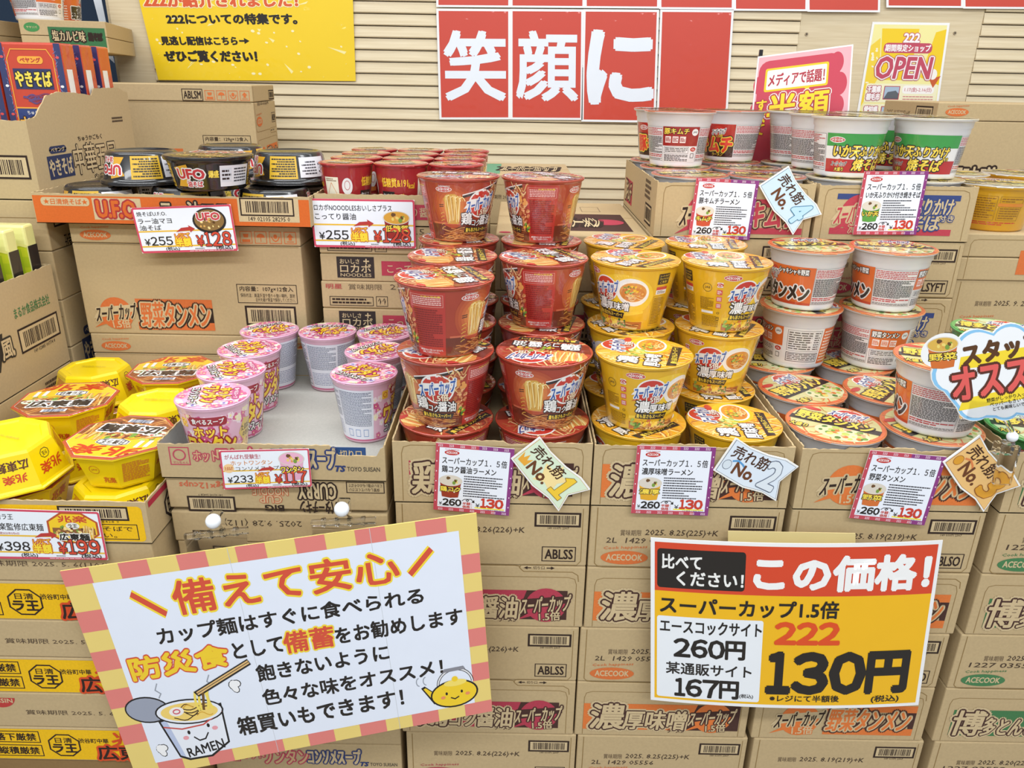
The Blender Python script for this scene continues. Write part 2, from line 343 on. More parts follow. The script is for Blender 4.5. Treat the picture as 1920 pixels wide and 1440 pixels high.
def face_long(H, grams, code=None):
    c = Cv(); f = H / 50.6
    c.line([(1, H - 9.8), (99, H - 9.8)], .22, 'i8e7448', 1)
    ace(c, 11, H - 5.8, 13.5, OR, CARDL); care_marks(c, 74, H - 8.2, 5, 4)
    if code: c.frame(61.5, H - 8.6, 72.5, H - 2.6, .4, INK); c.T(code, 62.3, H - 7.6, 71.7, H - 3.6, INK, 2, .03)
    c.frame(70, 15.6, 96.5, 24, .3, INK); c.T('内容量：' + grams + 'g×12食入', 71.2, 20.6, 95, 23.2, INK, 2, .01, res=2)
    c.T('保存方法：高温多湿や香りの強い場所、直射', 71.3, 18.2, 95.6, 20, INK, 2); c.T('日光を避け常温で保存してください。', 78, 16.2, 95.6, 18, INK, 2)
    c.bar(73, 5.6, 95, 13.8, INK, CARDL, .9)
    logo(c, 14, 9.6, 17, OR, INK, CARDL, CARDL, OR)
    c.rect(23.5, 12.6, 58, 16.6, OR, 2); c.rect(23.5, 2.2, 58, 5.8, OR, 2); c.poly([(55, 5.8), (58, 5.8), (58, 12.6), (56, 12.6)], INK, 2); c.poly([(23.5, 12.6), (26, 12.6), (25, 5.8), (24.5, 5.8)], INK, 2)
    c.T('野菜タンメン', 25.5, 3.6, 56.5, 15.2, OR, 6, .02, CARDL, .05, INK, .11, shear=.05)
    return c
def side_super(k, H):                            # long side of a carton (print sits in the lower half)
    c = Cv(); col = dict(A='ib04050', B='id8773c', C='id8773c', D='i47784c', J='ib84450', K='ib84450')[k]
    c.rect(4, 3, 30, 15, col, 2); c.T('豚キムチ' if k == 'J' else '味噌', 6, 4, 28, 14, CARDL, 5, .03, DK, .08); c.bar(74, 3, 90, 11, INK, CARDL, .9)
    c.lines(70, 13, 92, 22, 4, 'i6a5844', 2); return c
def face_locabo(H, upper):
    c = Cv()
    if H > 25: c.line([(1, 17.5), (99, 17.5)], .35, 'i8e7448', 1)
    c.rect(10, 2.2, 33, 15.4, 'i3a3230', 2); c.T('おいしさ', 12, 11, 24, 14, CARDL, 4, .02); c.T('ロカボ', 12, 5.6, 31, 10.8, CARDL, 4, .02); c.T('NOODLES', 12, 3, 31, 5, CARDL, 4, .01)
    c.rect(26.5, 12.3, 30, 13.1, CARDL, 4); c.rect(27.8, 11, 28.6, 14.3, CARDL, 4)
    c.rect(37.5, 4, 76, 13, 'ib04050', 2); c.T('こってり醤油', 41, 5.6, 73, 11.2, CARDL, 4, .01)
    if H > 25:
        c.T('明星', 3, 29.6, 13, 32.6, 'ib0504c', 2, .03); c.T('賞味期限', 17, 29.2, 38, 32.8, 'i6a5844', 2); c.T('2025.5.12(112)', 43, 28.6, 92, 33, 'i5a4a3a', 2)
        c.frame(5, 19, 32, 24.6, .4, INK); c.lines(6.4, 19.8, 30.6, 24, 2, INK, 2, .55); c.frame(34, 18.8, 41, 25, .35, INK); c.T('↑↑', 35, 19.6, 40, 24, INK, 2)
        c.T('② 開く', 61, 19, 78, 24.4, 'i5a4a3a', 2); c.frame(84, 18.6, 99, 25.4, .5, INK); c.T('LCSY', 85.5, 19.8, 97.5, 24.2, INK, 2, .03)
    return c
def face_rao(H):                                 # kraft top half, yellow printed lower half
    c = Cv(); Y = 'ieab91c'
    c.rect(.6, .8, 99.4, H * .47, Y, 1); y = 1.2; u = H * .45
    for k, t in enumerate(('落下厳禁', '縦積厳禁')): c.frame(8, y + u * (.54 - .46 * k), 30, y + u * (.9 - .46 * k), .5, INK); c.T(t, 9.6, y + u * (.6 - .46 * k), 28.4, y + u * (.84 - .46 * k), INK, 3, .03)
    cx, cy, r = 41, y + u * .46, u * .38
    c.line([(cx + r * math.cos(math.radians(a)) * 1.1, cy + r * math.sin(math.radians(a))) for a in range(22, 382, 45)], .7, INK, 3, True); c.T('日清', cx - 4, cy + r * .22, cx + 4, cy + r * .66, INK, 3, .02); c.T('ラ王', cx - 5.6, cy - r * .62, cx + 5.6, cy + r * .1, INK, 3, .05)
    c.T('渋谷町中華', 48, cy + 1.6, 62, cy + 4.4, INK, 3, .02); c.T('兆楽', 64, cy - .6, 88, cy + u * .5, 'id6502a', 4, .03, shear=.15)
    c.T('広東麺', 56, cy - u * .46, 86, cy + .2, INK, 5, .03, 'id6502a', .12)
    ace_c = 'ib8403c'; c.poly([(10 + 6.75 + 6.75 * math.cos(math.radians(a)), H - 3 + 5.6 * math.sin(math.radians(a))) for a in range(180, 361, 15)], ace_c, 2); c.T('NISSIN', 11.4, H - 5.8, 22.2, H - 3.4, CARDL, 3, .04)
    c.T('賞味期限 2025. 5. 6(1106)A', 27, H - 13, 84, H - 9.8, 'i5a4a3a', 2); return c
def face_rao_tray(H):
    c = Cv(); c.rr(1, 1, 98, H - 2, 2, 'ieab91c', 1); c.bar(64, H - 8.4, 92, H - 2.6, INK, CARDL, .8); c.T('149 02105 28428 9', 68, H - 9.8, 88, H - 8.9, INK, 2)
    c.frame(40, 2, 95, 9, .4, INK); c.T('においが強いもののそばで', 42, 5.8, 93, 8.2, INK, 2, .01); c.T('保管しないでください。', 42, 2.6, 86, 5, INK, 2, .01); return c
def side_rao_tray(H):
    c = Cv(); c.rect(1, H * .82, 99, H * .96, 'iae3040', 2); cx, cy, r = 16, H * .42, H * .38
    c.poly([(cx + r * 1.08 * math.cos(math.radians(a)), cy + r * math.sin(math.radians(a))) for a in range(22, 382, 45)], INK, 2); c.poly([(cx + r * .9 * math.cos(math.radians(a)), cy + r * .84 * math.sin(math.radians(a))) for a in range(22, 382, 45)], CARDL, 3); c.T('日清ラ王', cx - r * .6, cy - r * .5, cx + r * .6, cy + r * .5, INK, 4, .04)
    c.rect(34, 2, 98, H * .7, 'ieab91c', 2); return c
def face_curry(H):                               # printed upside down
    c = Cv(); k = dict(flip=True)
    c.T('KCT 106g×12cups', 6, H - 5.6, 43, H - 1.6, 'ic86a4a', 3, .03, **k); c.bar(9, H - 17, 30, H - 10, INK, CARDL, .9); c.T('149 02105 26428 9', 14, H - 9.4, 25, H - 8.4, INK, 2, **k)
    c.T('BIG', 44, H - 16.6, 52.5, H - 13.6, INK, 3, .05, **k); c.T('CUP', 42, H - 12.4, 52, H - 8.6, CARDL, 4, .02, 'ic86a4a', .08, **k); c.T('NOODLE', 39, H - 8.4, 55, H - 4.6, CARDL, 4, .02, 'ic86a4a', .08, **k)
    c.T('CURRY', 60, H - 10, 77, H - 2, CARDL, 4, .03, INK, .09, **k); c.T('バターチキン', 60, H - 17.6, 77, H - 11, INK, 4, .03, **k)
    c.frame(82, H - 6.4, 99, H - 1, .4, INK); c.T('においが強いもののそばで', 83, H - 3.6, 98, H - 1.8, INK, 2, **k); c.T('保管しないでください', 83, H - 5.8, 97, H - 4, INK, 2, **k)
    if H > 25: c.T('2025. 9.28 (112)', 24, H - 25, 60, H - 21, 'i4a3c30', 2, **k); c.frame(9, H - 33, 17, H - 28, .5, INK)
    return c
def face_wantan(H, full=True):
    c = Cv(); R2 = 'ib8485c'
    y = 2.2
    c.frame(5, y + 4.6, 13.5, y + 13, .5, R2); c.ring(9.2, y + 9.4, 2.6, 2.5, .6, R2, 2); c.T('マルちゃん', 6, y + 5, 12.8, y + 6.3, R2, 2)
    c.T('ホット', 15.5, y + 6.6, 26, y + 11.4, 'iccab7e', 4, .02, R2, .1); c.T('ワンタン', 26, y + 3.4, 50, y + 13.6, 'iccab7e', 4, .02, R2, .07)
    c.T('コンソメスープ', 50, y + 4, 78, y + 14, CARDL, 4, .04, 'i34406e', .07); c.T('TS', 77.5, y + 2.6, 82, y + 5.4, 'i34406e', 3, .08, shear=.3); c.T('TOYO SUISAN', 83, y + 2.8, 97.5, y + 5, 'i4a443c', 3, .01)
    if H > 25: c.rect(74, H - 6.6, 90, H - .6, 'i34507e', 2); c.T('切り口', 76, H - 4.8, 84, H - 1.6, CARDL, 3, .02)
    return c
def face_plain(H, code='BL'):
    c = Cv(); c.line([(1, H - 8), (99, H - 8)], .3, 'i8e7448', 1); c.bar(8, H - 22, 26, H - 14, INK, CARDL, .8); c.frame(66, H - 22, 84, H - 14, .5, INK); c.T(code, 68, H - 21, 82, H - 15, INK, 2, .04)
    c.T('賞味期限 2025. 7.20(124)', 30, H - 20, 62, H - 16, 'i5a4a3a', 2); return c
def side_peyoung(H, whole=True):
    c = Cv(); N = 'i343a58'
    c.rr(13, H * .545, 28, H * .64, 2, N, 2); c.T('ペヤング', 14.5, H * .565, 26.5, H * .62, CARDL, 3, .03); c.rect(10, H * .22, 32, H * .52, N, 2); c.T('やきそば', 11, H * .26, 31, H * .48, CARDL, 3, .03)
    c.T('中華五目', 33, H * .22, 76, H * .62, CARDL, 4, .01, INK, .035); c.T('ちゅうかごもく', 40, H * .66, 64, H * .73, INK, 3, .02); c.T('やきそば', 50, H * .06, 70, H * .18, CARDL, 4, .01, INK, .09)
    c.T('まるか食品株式会社', 78, H * .38, 96, H * .43, INK, 3, .01)
    c.lines(78, H * .86, 90, H * .95, 2, 'i5a4a3a', 2); return c
def side_carbonara(H):
    c = Cv(); c.poly([(10, 12), (52, 12), (56, 20), (58, 27), (10, 27)], 'i3a342c', 2)
    for k, t in enumerate('カルボナー'): c.T(t, 4 + k * 6.5, 19, 11 + k * 6.5, 35, CARDL, 5, .02, 'i3a342c', .06)
    c.T('ラ', 37, 20, 46, 33, CARDL, 5, .04, 'i3a342c', .08); c.T('ダ', 47, 22, 57, 38, CARDL, 5, .04, 'i3a342c', .08); c.T('風', 55, 16, 63, 24, CARDL, 6, .03, 'i3a342c', .1)
    c.T('まで再現!?', 26, 37, 48, 41, 'i3a342c', 3, .03, rot=8); c.T('まるか食品株式会社', 68, 30, 94, 34.6, 'i4a7a4a', 3, .01)
    c.bar(68, 15, 97, 25, INK, CARDL, .9); c.T('149 02885 00774 8', 76, 12.4, 92, 14, INK, 2); return c
def face_ufo(H):
    c = Cv(); c.rect(.2, .3, 99.8, H - 1, 'id0672c', 1)
    c.rr(3, H - 4.6, 20.5, H - 1.6, 1.2, CARDL, 2); c.T('★日清焼そば★', 4, H - 4.1, 19.8, H - 2.1, 'id0672c', 3, .02)
    c.rect(21.5, 1.6, 39, H - 1.6, CARDL, 2); c.T('U.F.O.', 23, 2.6, 38, H - 2.6, 'id0672c', 4, .05, 'ia8383a', .1); c.T('ラー油マヨ', 46, 1.8, 70, H - 2.4, CARDL, 4, .03, INK, .08)
    c.rect(74, 1.8, 96, H - .6, CARDL, 2); c.bar(75, 4.2, 94, H - .8, INK, CARDL, .5, 3); c.T('149 02105 28295 0', 77.5, 2.1, 92.5, 3.7, INK, 3, .01); return c
def face_green(H):
    c = Cv(); c.ell(14, H - 9, 9, 5.4, 'i4a8a50', 2); c.T('ヤキソバ', 8, H - 10.4, 20, H - 7.6, CARDL, 3, .02); c.rect(32, 6, 98, H - 8, 'i3f7048', 2); c.T('塩カルビ味', 36, 12, 74, H - 12, CARDL, 5, .03, INK, .09); c.frame(76, 12, 95, H - 12, .6, CARDL, 3); c.T('焼そば', 78, 14, 94, H - 14, CARDL, 4, .03, INK, .1); return c
def face_orange(H):
    c = Cv(); c.line([(4.5, 1), (4.5, H * .78), (6, H * .86), (10, H * .88), (99, H * .88)], .35, 'i8e7448', 1); c.rect(38, H * .14, 99, H * .66, OR, 2); c.T('油そば', 48, H * .2, 94, H * .6, CARDL, 4, .03, DK, .07); return c
# ------------------------------------------------------------------ cartons
_C = {}
ez, ex, ey = Vector((0, 0, 1)), Vector((1, 0, 0)), Vector((0, 1, 0))
def carton(key, X0, Y0, w, d, dtop, h, label, front=None, right=None, left=None, top=None, split=.5, rz=0, group='cardboard cartons', gap=.0012):
    k = (key, w, d, round(h, 4))
    if k not in _C:
        out = []; hs = h * split; H = h / w * 100; HS = h / d * 100
        fr = front(H) if front else None; rt = right(HS) if right else None; lf = left(HS) if left else None
        for nm, z0, z1 in (('lower_half', 0, hs - gap / 2), ('upper_half', hs + gap / 2, h)):
            mb = MB(); mb.box(-w / 2, w / 2, -d / 2, d / 2, z0, z1, CARD, .0022 if h > .08 else .0012)
            def part(c, s):
                q = Cv(); q.it = [i for i in c.it if (z0 / s <= sum(v[1] for v in i[0]) / len(i[0]) < z1 / s)]; return q
            if fr: mb.cv(part(fr, w / 100), plane(Vector((-w / 2, -d / 2 - .0001, 0)), ex, ez, -ey, w / 100))
            if rt: mb.cv(part(rt, d / 100), plane(Vector((w / 2 + .0001, -d / 2, 0)), ey, ez, ex, d / 100))
            if lf: mb.cv(part(lf, d / 100), plane(Vector((-w / 2 - .0001, d / 2, 0)), -ey, ez, -ex, d / 100))
            if nm == 'upper_half':
                mb.box(-w / 2 + .002, w / 2 - .002, -.001, .001, h - .0005, h + .0002, 'i8e7448')
                if top: mb.cv(top(d / w * 100), plane(Vector((-w / 2, -d / 2, h + .0001)), ex, ey, ez, w / 100))
            out.append((nm, mb.mesh(nm)))
        _C[k] = out
    o = thing('carton', label, 'box', (X0 + w / 2, Y0 + d / 2, D(dtop) - h), rz, group)
    for nm, me in _C[k]: obj(nm, me, o)
    return o
def wall_slab(L, h, t, prof, m, edge=None, n=60, seed=1):
    """upright board along +x, thickness toward +y; prof = [(fraction, height fraction)] of its torn top edge"""
    rg = random.Random(seed); vs, fs = [], []
    for k in range(n + 1):
        f = k / n; x = f * L; z = h
        for (a, ha), (b, hb) in zip(prof, prof[1:]):
            if a <= f <= b: z = h * (ha + (hb - ha) * ((f - a) / max(b - a, 1e-6))); break
        z += rg.uniform(-.0007, .0007)
        vs += [(x, 0, 0), (x, 0, z), (x, t, z + rg.uniform(-.0008, .0008)), (x, t, 0)]
    for k in range(n):
        a, b = k * 4, k * 4 + 4
        for j in range(4): fs.append((a + j, b + j, b + (j + 1) % 4, a + (j + 1) % 4))
    fs += [(0, 1, 2, 3), (n * 4, n * 4 + 3, n * 4 + 2, n * 4 + 1)]
    return MB().add(vs, fs, m)
FLAT = [(0, 1), (1, 1)]
def tray(X0, Y0, w, d, dtop, h, label, front=None, right=None, left=None, pf=FLAT, pr=FLAT, pl=FLAT, pb=FLAT, inner=None, t=.0022, group='open display cartons', H=None):
    o = thing('open_carton', label, 'box', (X0 + w / 2, Y0 + d / 2, D(dtop) - h), 0, group); HF, HS = h / w * 100, h / d * 100
    mb = MB().box(-w / 2, w / 2, -d / 2, d / 2, 0, t * .6, inner or CARD); obj('base', mb.mesh('base'), o)
    for nm, L, pz, pr_, cvf, loc, rz, sd in (('front_wall', w, HF, pf, front, (-w / 2, -d / 2, 0), 0, 1), ('side_wall', d - 2 * t, HS, pr, right, (w / 2, -d / 2 + t, 0), math.pi / 2, 2),
                                        ('back_wall', w, HF, pb, None, (w / 2, d / 2, 0), math.pi, 3), ('side_wall', d - 2 * t, HS, pl, left, (-w / 2, d / 2 - t, 0), -math.pi / 2, 4)):
        mb = wall_slab(L, h, t, pr_, CARD, n=max(24, int(L / .006)), seed=sd)
        if inner: mb.add([(.001, t + .0003, .003), (L - .001, t + .0003, .003), (L - .001, t + .0003, h * min(q[1] for q in pr_) - .001), (.001, t + .0003, h * min(q[1] for q in pr_) - .001)], [(0, 1, 2, 3)], inner)
        if cvf: mb.cv(cvf(pz), plane(Vector((0, -.0001, 0)), ex, ez, -ey, L / 100))
        obj(nm, mb.mesh(nm), o, loc, rz)
    return o
# ------------------------------------------------------------------ food pictures
def strands(c, x0, x1, y0, y1, n, cols, w=1.0, l=3, amp=1.2, rg=None):
    rg = rg or random.Random(3)
    for k in range(n):
        x = x0 + (x1 - x0) * (k + .5) / n + rg.uniform(-.4, .4); p = rg.uniform(0, 6); b = y0 + rg.uniform(0, .16) * (y1 - y0)
        c.line([(x + amp * math.sin(p + t * 3.2), y1 - (y1 - b) * t) for t in (0, .15, .3, .45, .6, .75, .9, 1)], w, cols[k % len(cols)], l + (k % 3) * .3)
def swirl(c, x0, x1, y0, y1, n, cols, w=1.1, l=2, rg=None):
    rg = rg or random.Random(4)
    for k in range(n):
        y = y0 + (y1 - y0) * (k + .5) / n; p = rg.uniform(0, 6); L = (x1 - x0) * rg.uniform(.3, .7); a = x0 + rg.uniform(0, 1) * (x1 - x0 - L)
        c.line([(a + L * t, y + (y1 - y0) * .18 * math.sin(p + t * 6)) for t in [q / 8 for q in range(9)]], w, cols[k % len(cols)], l + (k % 3) * .3)
def bits(c, cx, cy, rx, ry, n, cols, r, l=4, rg=None):
    rg = rg or random.Random(6)
    for k in range(n):
        a, q = rg.uniform(0, 6.28), math.sqrt(rg.random()); s = r * rg.uniform(.6, 1.3)
        c.ell(cx + rx * q * math.cos(a), cy + ry * q * math.sin(a), s, s * rg.uniform(.6, 1), cols[k % len(cols)], l + (k % 4) * .25, 9, rg.uniform(0, 90))
def bowl(c, cx, cy, rx, ry, soup='gd9913f', rim='gf2ede2'):
    c.ell(cx, cy, rx, ry, rim, 3); c.ell(cx, cy, rx * .9, ry * .86, soup, 3.3); c.ell(cx, cy - ry * .15, rx * .8, ry * .6, 'gcf7f35', 3.5)
    bits(c, cx, cy, rx * .68, ry * .6, 26, ['gb5653a', 'gd8a06a', 'gf0c23a', 'ge8b060'], rx * .09, 4); bits(c, cx - rx * .25, cy + ry * .2, rx * .4, ry * .35, 16, ['g7fa03c', 'gb8c860', 'g4f7a34'], rx * .08, 5)
    bits(c, cx + rx * .2, cy + ry * .3, rx * .3, ry * .25, 8, ['gf2c030'], rx * .08, 5)
    swirl(c, cx - rx * .7, cx + rx * .8, cy - ry * .7, cy - ry * .2, 7, ['gf0d49a', 'ge0b070'], rx * .04, 4.6)
WH, BK, RD, YG = 'geceae6', 'g2a2424', 'gc0302c', 'gf2d24a'
# ------------------------------------------------------------------ round cup: x = degrees round the cup, y = mm above the base
def ring_map(r0, r1, z0, z1, st=.0001):
    def f(x, y, l):
        z = y / 1000; r = r0 + (r1 - r0) * (z - z0) / (z1 - z0) + .00004 + l * st; a = math.radians(x)
        return Vector((r * math.sin(a), -r * math.cos(a), z))
    return f
def cup_kind(prof, base, label, lidr, lidz, lidcol, lidprint, r0, r1, z0, z1, n=60, inner=None, lipm=None):
    mb = MB()
    for pr, m in (prof if isinstance(prof[0][0], list) else [(prof, base)]): mb.lathe(pr, m, n)
    if label: c = Cv(); label(c); mb.cv(c, ring_map(r0, r1, z0, z1), 360 / n, True)
    body = mb.mesh('cup_body')
    mb = MB(); mb.lathe([(lidr - .0012, lidz - .0016), (lidr + .0004, lidz - .0004), (lidr, lidz + .0007), (lidr - .0025, lidz + .001), (lidr * .5, lidz + .0013), (.0001, lidz + .0014)], lidcol, n)
    a = lidr * .2   # pull tab
    mb.add([(-a, -lidr * .975, lidz + .0003), (a, -lidr * .975, lidz + .0003), (a * .8, -lidr * 1.004, lidz - .0015), (-a * .8, -lidr * 1.004, lidz - .0015)], [(0, 1, 2, 3)], lidcol)
    c = Cv(); lidprint(c); s = lidr / 50
    mb.cv(c, lambda x, y, l: Vector((x * s, y * s, lidz + .00145 + l * .0001)))
    return [('cup_body', body), ('lid', mb.mesh('lid'))]
def clipdisc(c, R=49):                    # keep lid prints inside the lid
    for k, (vs, fs, m, l) in enumerate(c.it):
        q = []
        for x, y in vs:
            d = math.hypot(x, y); q.append((x, y) if d <= R else (x * R / d, y * R / d))
        c.it[k] = (q, fs, m, l)
# --- red soy cup
def lab_red(c0):
    for off in (0, 180):
        c = Cv(dx=off); rg = random.Random(2 + off)
        c.rect(-90, 3.2, 90, 30, 'g6a2c1c', 1); swirl(c, -78, 38, 3.6, 22, 26, ['gb4703a', 'gd09a58', 'g8c4a26', 'gc9854a'], 1.3, 1.5, rg)
        [c.ell(-48, 60, 32 * q, 36 * q, m, 1 + k * .15) for k, (q, m) in enumerate(((1, 'gae4a2a'), (.86, 'gb8552e'), (.72, 'gc46434'), (.58, 'gd0773c'), (.44, 'gdb8c48')))]
        c.rect(-86, 30, -16, 33, 'gc8684a', 2)
        c.poly([(-62, 72), (-56, 80), (-44, 81), (-36, 76), (-35, 44), (-38, 31), (-58, 31), (-52, 44)], 'gd0a046', 2.2); strands(c, -58, -36, 31, 78, 15, ['gf0d07c', 'gd9a848', 'gf6e2a0', 'gb8862e'], 1.3, 2.4)
        for k in range(7): c.line([(-57 + k * 3.4 + 9 * t, 70 + 9 * math.sin(t * 3.1 + .2) * (1 - k * .06)) for t in (0, .25, .5, .75, 1)], 1.3, ('gf4e0a0', 'gd9a848')[k % 2], 3.4)
        c.line([(-70, 62), (-62, 63)], 1.2, BK, 3); c.line([(-70, 59), (-62, 60)], 1.2, BK, 3)
        for k in range(5): c.line([(-60 + k, 45 - 4 * k + t * 2) if 0 else (-62 - 7 * t, 50 - 6 * k - 3 * t * t) for t in (0, .5, 1)], 1.2, 'gd9a848', 2.6)
        c.ell(-60, 88, 12.5, 4.6, WH, 3); ace(c, -60, 88, 23, 'gc23a34', WH, False); c.T('Cook happiness', -68, 92, -50, 94.6, WH, 3, .02)
        swirl(c, 0, 44, 60, 96, 14, ['gd9a66a', 'ge8c48a', 'gb8683c'], 1.6, 1.4, rg)
        c.poly([(-32, 78), (34, 96), (34, 92.5), (-32, 74)], BK, 2); c.poly([(-32, 80), (34, 98), (34, 96.4), (-32, 78.2)], WH, 2)
        logo(c, 0, 64, 48, 'gc4362c', 'g2458a6', WH, 'gf4e8c8', 'g8a2a20', .03, WH, 13)
        bits(c, 34, 44, 9, 22, 46, ['gd98e5c', 'gb4683a', 'ge8ae78', 'gc87a4a'], 2.4, 3, rg); bits(c, 37, 26, 6, 8, 10, ['gf2c832', 'g7fa03c', 'g3f7a3a'], 2.2, 4, rg); bits(c, 33, 70, 8, 8, 6, ['ge09a50'], 4, 2.8, rg)
        c.T('鶏', -33, 30, -15, 50, WH, 6, .03, BK, .06, res=2); c.T('コク', -14, 27, 2, 38, WH, 6, .02, BK, .09, rot=-6); c.T('醤油', 2, 28, 27, 44, WH, 6, .03, BK, .08)
        c.poly([(-28, 17), (22, 15), (25, 24), (-26, 26)], BK, 4); c.T('量も旨さもスーパー!', -25, 17.4, 20, 24, YG, 5, .03, rot=-1)
        c.rect(40, 3.4, 88, 97, 'gb4342c', 2); c.frame(43, 76, 85, 93, .5, 'ge8a89a', 3); c.lines(45, 78, 83, 91, 5, 'gf0c8c0', 3, .5, 12, rg); c.T('お湯の目安量', 58, 89.5, 82, 92, YG, 4, .02)
        c.lines(44, 16, 84, 73, 17, 'g84201e', 3, .66, 13, rg); c.T('●熱湯を注ぐと熱くなりますので、', 45, 9.5, 84, 12.4, WH, 3, .02); c.T('注意してお持ちください。', 48, 6, 78, 8.8, WH, 3, .02)
        c0.it += c.it
def lid_red(c):
    c.ell(0, 0, 49, 49, 'gb0402c', 0); rg = random.Random(8); swirl(c, -46, 46, -46, 40, 60, ['gb8683c', 'gd9a66a', 'g8a3420', 'ge8c48a'], 1.6, .6, rg)
    c.poly([(-49, 6), (-49, -22), (49, -30), (49, -4)], 'g7a2a1c', 2); bits(c, 10, -2, 26, 12, 60, ['gd98e5c', 'gb4683a', 'ge8ae78', 'g7fa03c', 'gf2c832'], 2.6, 2.2, rg)
    c.ell(-24, 18, 22, 18, 'gd9884a', 2); strands(c, -42, -8, 2, 34, 18, ['gf0d07c', 'gd9a848', 'gf6e2a0'], 1.5, 2.6, 1.6, rg)
    logo(c, 12, 24, 40, 'gc4362c', 'g2c3f86', WH, 'gf4e8c8', 'g8a2a20', .03, WH)
    c.T('鶏', -36, -22, -16, -2, WH, 6, .03, BK, .06); c.T('コク', -14, -22, 2, -9, WH, 6, .02, BK, .08); c.T('醤油', 4, -23, 34, -6, WH, 6, .03, BK, .08)
    c.poly([(-34, -36), (30, -38), (32, -28), (-34, -26)], BK, 4); c.T('量も旨さもスーパー!', -30, -35, 28, -29, YG, 5, .03); c.ell(-32, 34, 8, 4, 'gc23a34', 5)
    clipdisc(c)
# --- yellow miso cup
def lab_yel(c0):
    for off in (0, 180):
        c = Cv(dx=off); rg = random.Random(4 + off); Y2 = 'gd8960f'
        c.rect(-30, 3.2, 62, 15, 'gb8682c', 1); swirl(c, -28, 62, 3.6, 14, 18, ['ge0b060', 'g8c4a1c', 'gf0cf8a'], 1.4, 1.5, rg)
        c.poly([(-30, 20), (40, 26), (62, 30), (62, 34), (-30, 25)], 'gf0c83a', 1.5); c.ell(28, 58, 46, 34, 'gecc22c', 1.1)
        c.ell(42, 64, 25, 22, WH, 2.6, rot=-20); bowl(c, 43, 64, 22, 18)
        c.ell(-22, 90, 12, 4.6, WH, 3); ace(c, -22, 90, 23, 'gc23a34', WH, False); c.T('Cook happiness', -30, 94.2, -12, 96.6, 'gb8302c', 3, .02)
        logo(c, -1, 66, 42, 'gc4362c', 'g2458a6', WH, 'gf6efe0', 'g8a2a20', .03, WH, 12)
        c.T('濃', -20, 32, 0, 51, WH, 6, .03, BK, .07, res=2); c.T('厚味噌', 0, 33, 38, 46, WH, 6, .03, BK, .08, res=2)
        c.poly([(-20, 22), (28, 20), (31, 29.5), (-18, 31)], BK, 4.5); c.T('量も旨さもスーパー!', -18, 22.6, 27, 29, YG, 5.5, .03, rot=-1)
        bits(c, 2, 12, 16, 6, 20, ['gf2c232', 'gf6d860', 'gc8683c'], 3, 5, rg); bits(c, -20, 12, 8, 8, 14, ['g5f8a3a', 'g9ab858'], 2.6, 5, rg); bits(c, 26, 12, 10, 6, 12, ['g3f6a34', 'g6a8c40', 'gd09a70'], 2.4, 5, rg)
        for k, t in enumerate((78, 66, 55, 44)):
            c.rr(-42, t - 4, -34, t + 4, 1, 'gd0504a' if k else WH, 3); (c.ell(-38, t, 4.4, 3, RD, 4) if not k else c.lines(-41, t - 3, -35, t + 3, 3, WH, 4, .5, 3, rg))
        c.T('Ca', -41, 76.4, -35, 79.6, WH, 5, .04)
        c.ring(-56, 72, 6.5, 6.5, .7, 'g5a4a1c', 3); c.T('JAS', -60, 70, -52, 74, 'g4a3a1c', 3, .02)
        c.lines(-68, 36, -46, 56, 9, 'g8a6418', 3, .5, 8, rg); c.rect(-66, 30, -46, 34, WH, 3); c.lines(-66, 8, -36, 27, 8, 'g8a6418', 3, .45, 9, rg); c.ring(-38, 32, 2, 1.6, .5, BK, 3); c.frame(-40, 20, -36, 25, .6, BK, 3)
        c.rr(78, 76, 98, 93, 1, BK, 3); c.T('スーパーカップ', 80, 88, 96, 91, YG, 4, .02, rot=2); c.T('ブランドサイトは', 80, 83.4, 96, 86.4, YG, 4, .02); c.T('こちら!', 82, 78, 94, 82, YG, 4, .03)
        c.rect(78, 60, 98, 72, WH, 3); c.rect(78, 67, 98, 72, 'gc84038', 3.5); c.lines(80, 61, 96, 66, 3, 'g6a4a3a', 4, .5, 6, rg)
        c.frame(76, 8, 100, 57, .5, 'g9a741c', 3); c.lines(77.5, 10, 98.5, 55, 17, 'g8a6418', 3, .5, 9, rg)
        c0.it += c.it
def lid_yel(c):
    c.ell(0, 0, 49, 49, 'geaa82a', 0); rg = random.Random(9); swirl(c, -46, 46, -46, 46, 46, ['gd9963a', 'gf4d890', 'gb8682c', 'gf0c050'], 1.6, .6, rg)
    c.ell(22, -4, 27, 22, 'gf4bc2c', 1.8); bowl(c, 22, -6, 22, 16); logo(c, 14, 28, 38, 'gc4362c', 'g2c3f86', WH, 'gf6efe0', 'g8a2a20', .03, WH)
    c.T('濃', -40, 4, -20, 24, WH, 6, .03, BK, .07); c.T('厚味噌', -44, -18, -8, -2, WH, 6, .03, BK, .08, rot=0); bits(c, -6, 4, 10, 14, 18, ['g9ab858', 'g6f9a3c', 'gd8e090'], 3, 2, rg)
    c.poly([(-36, -34), (22, -38), (24, -28), (-38, -24)], BK, 4); c.T('量も旨さもスーパー!', -30, -34, 20, -28, YG, 5, .03); c.ell(34, 20, 8, 4, 'gc23a34', 5); clipdisc(c)
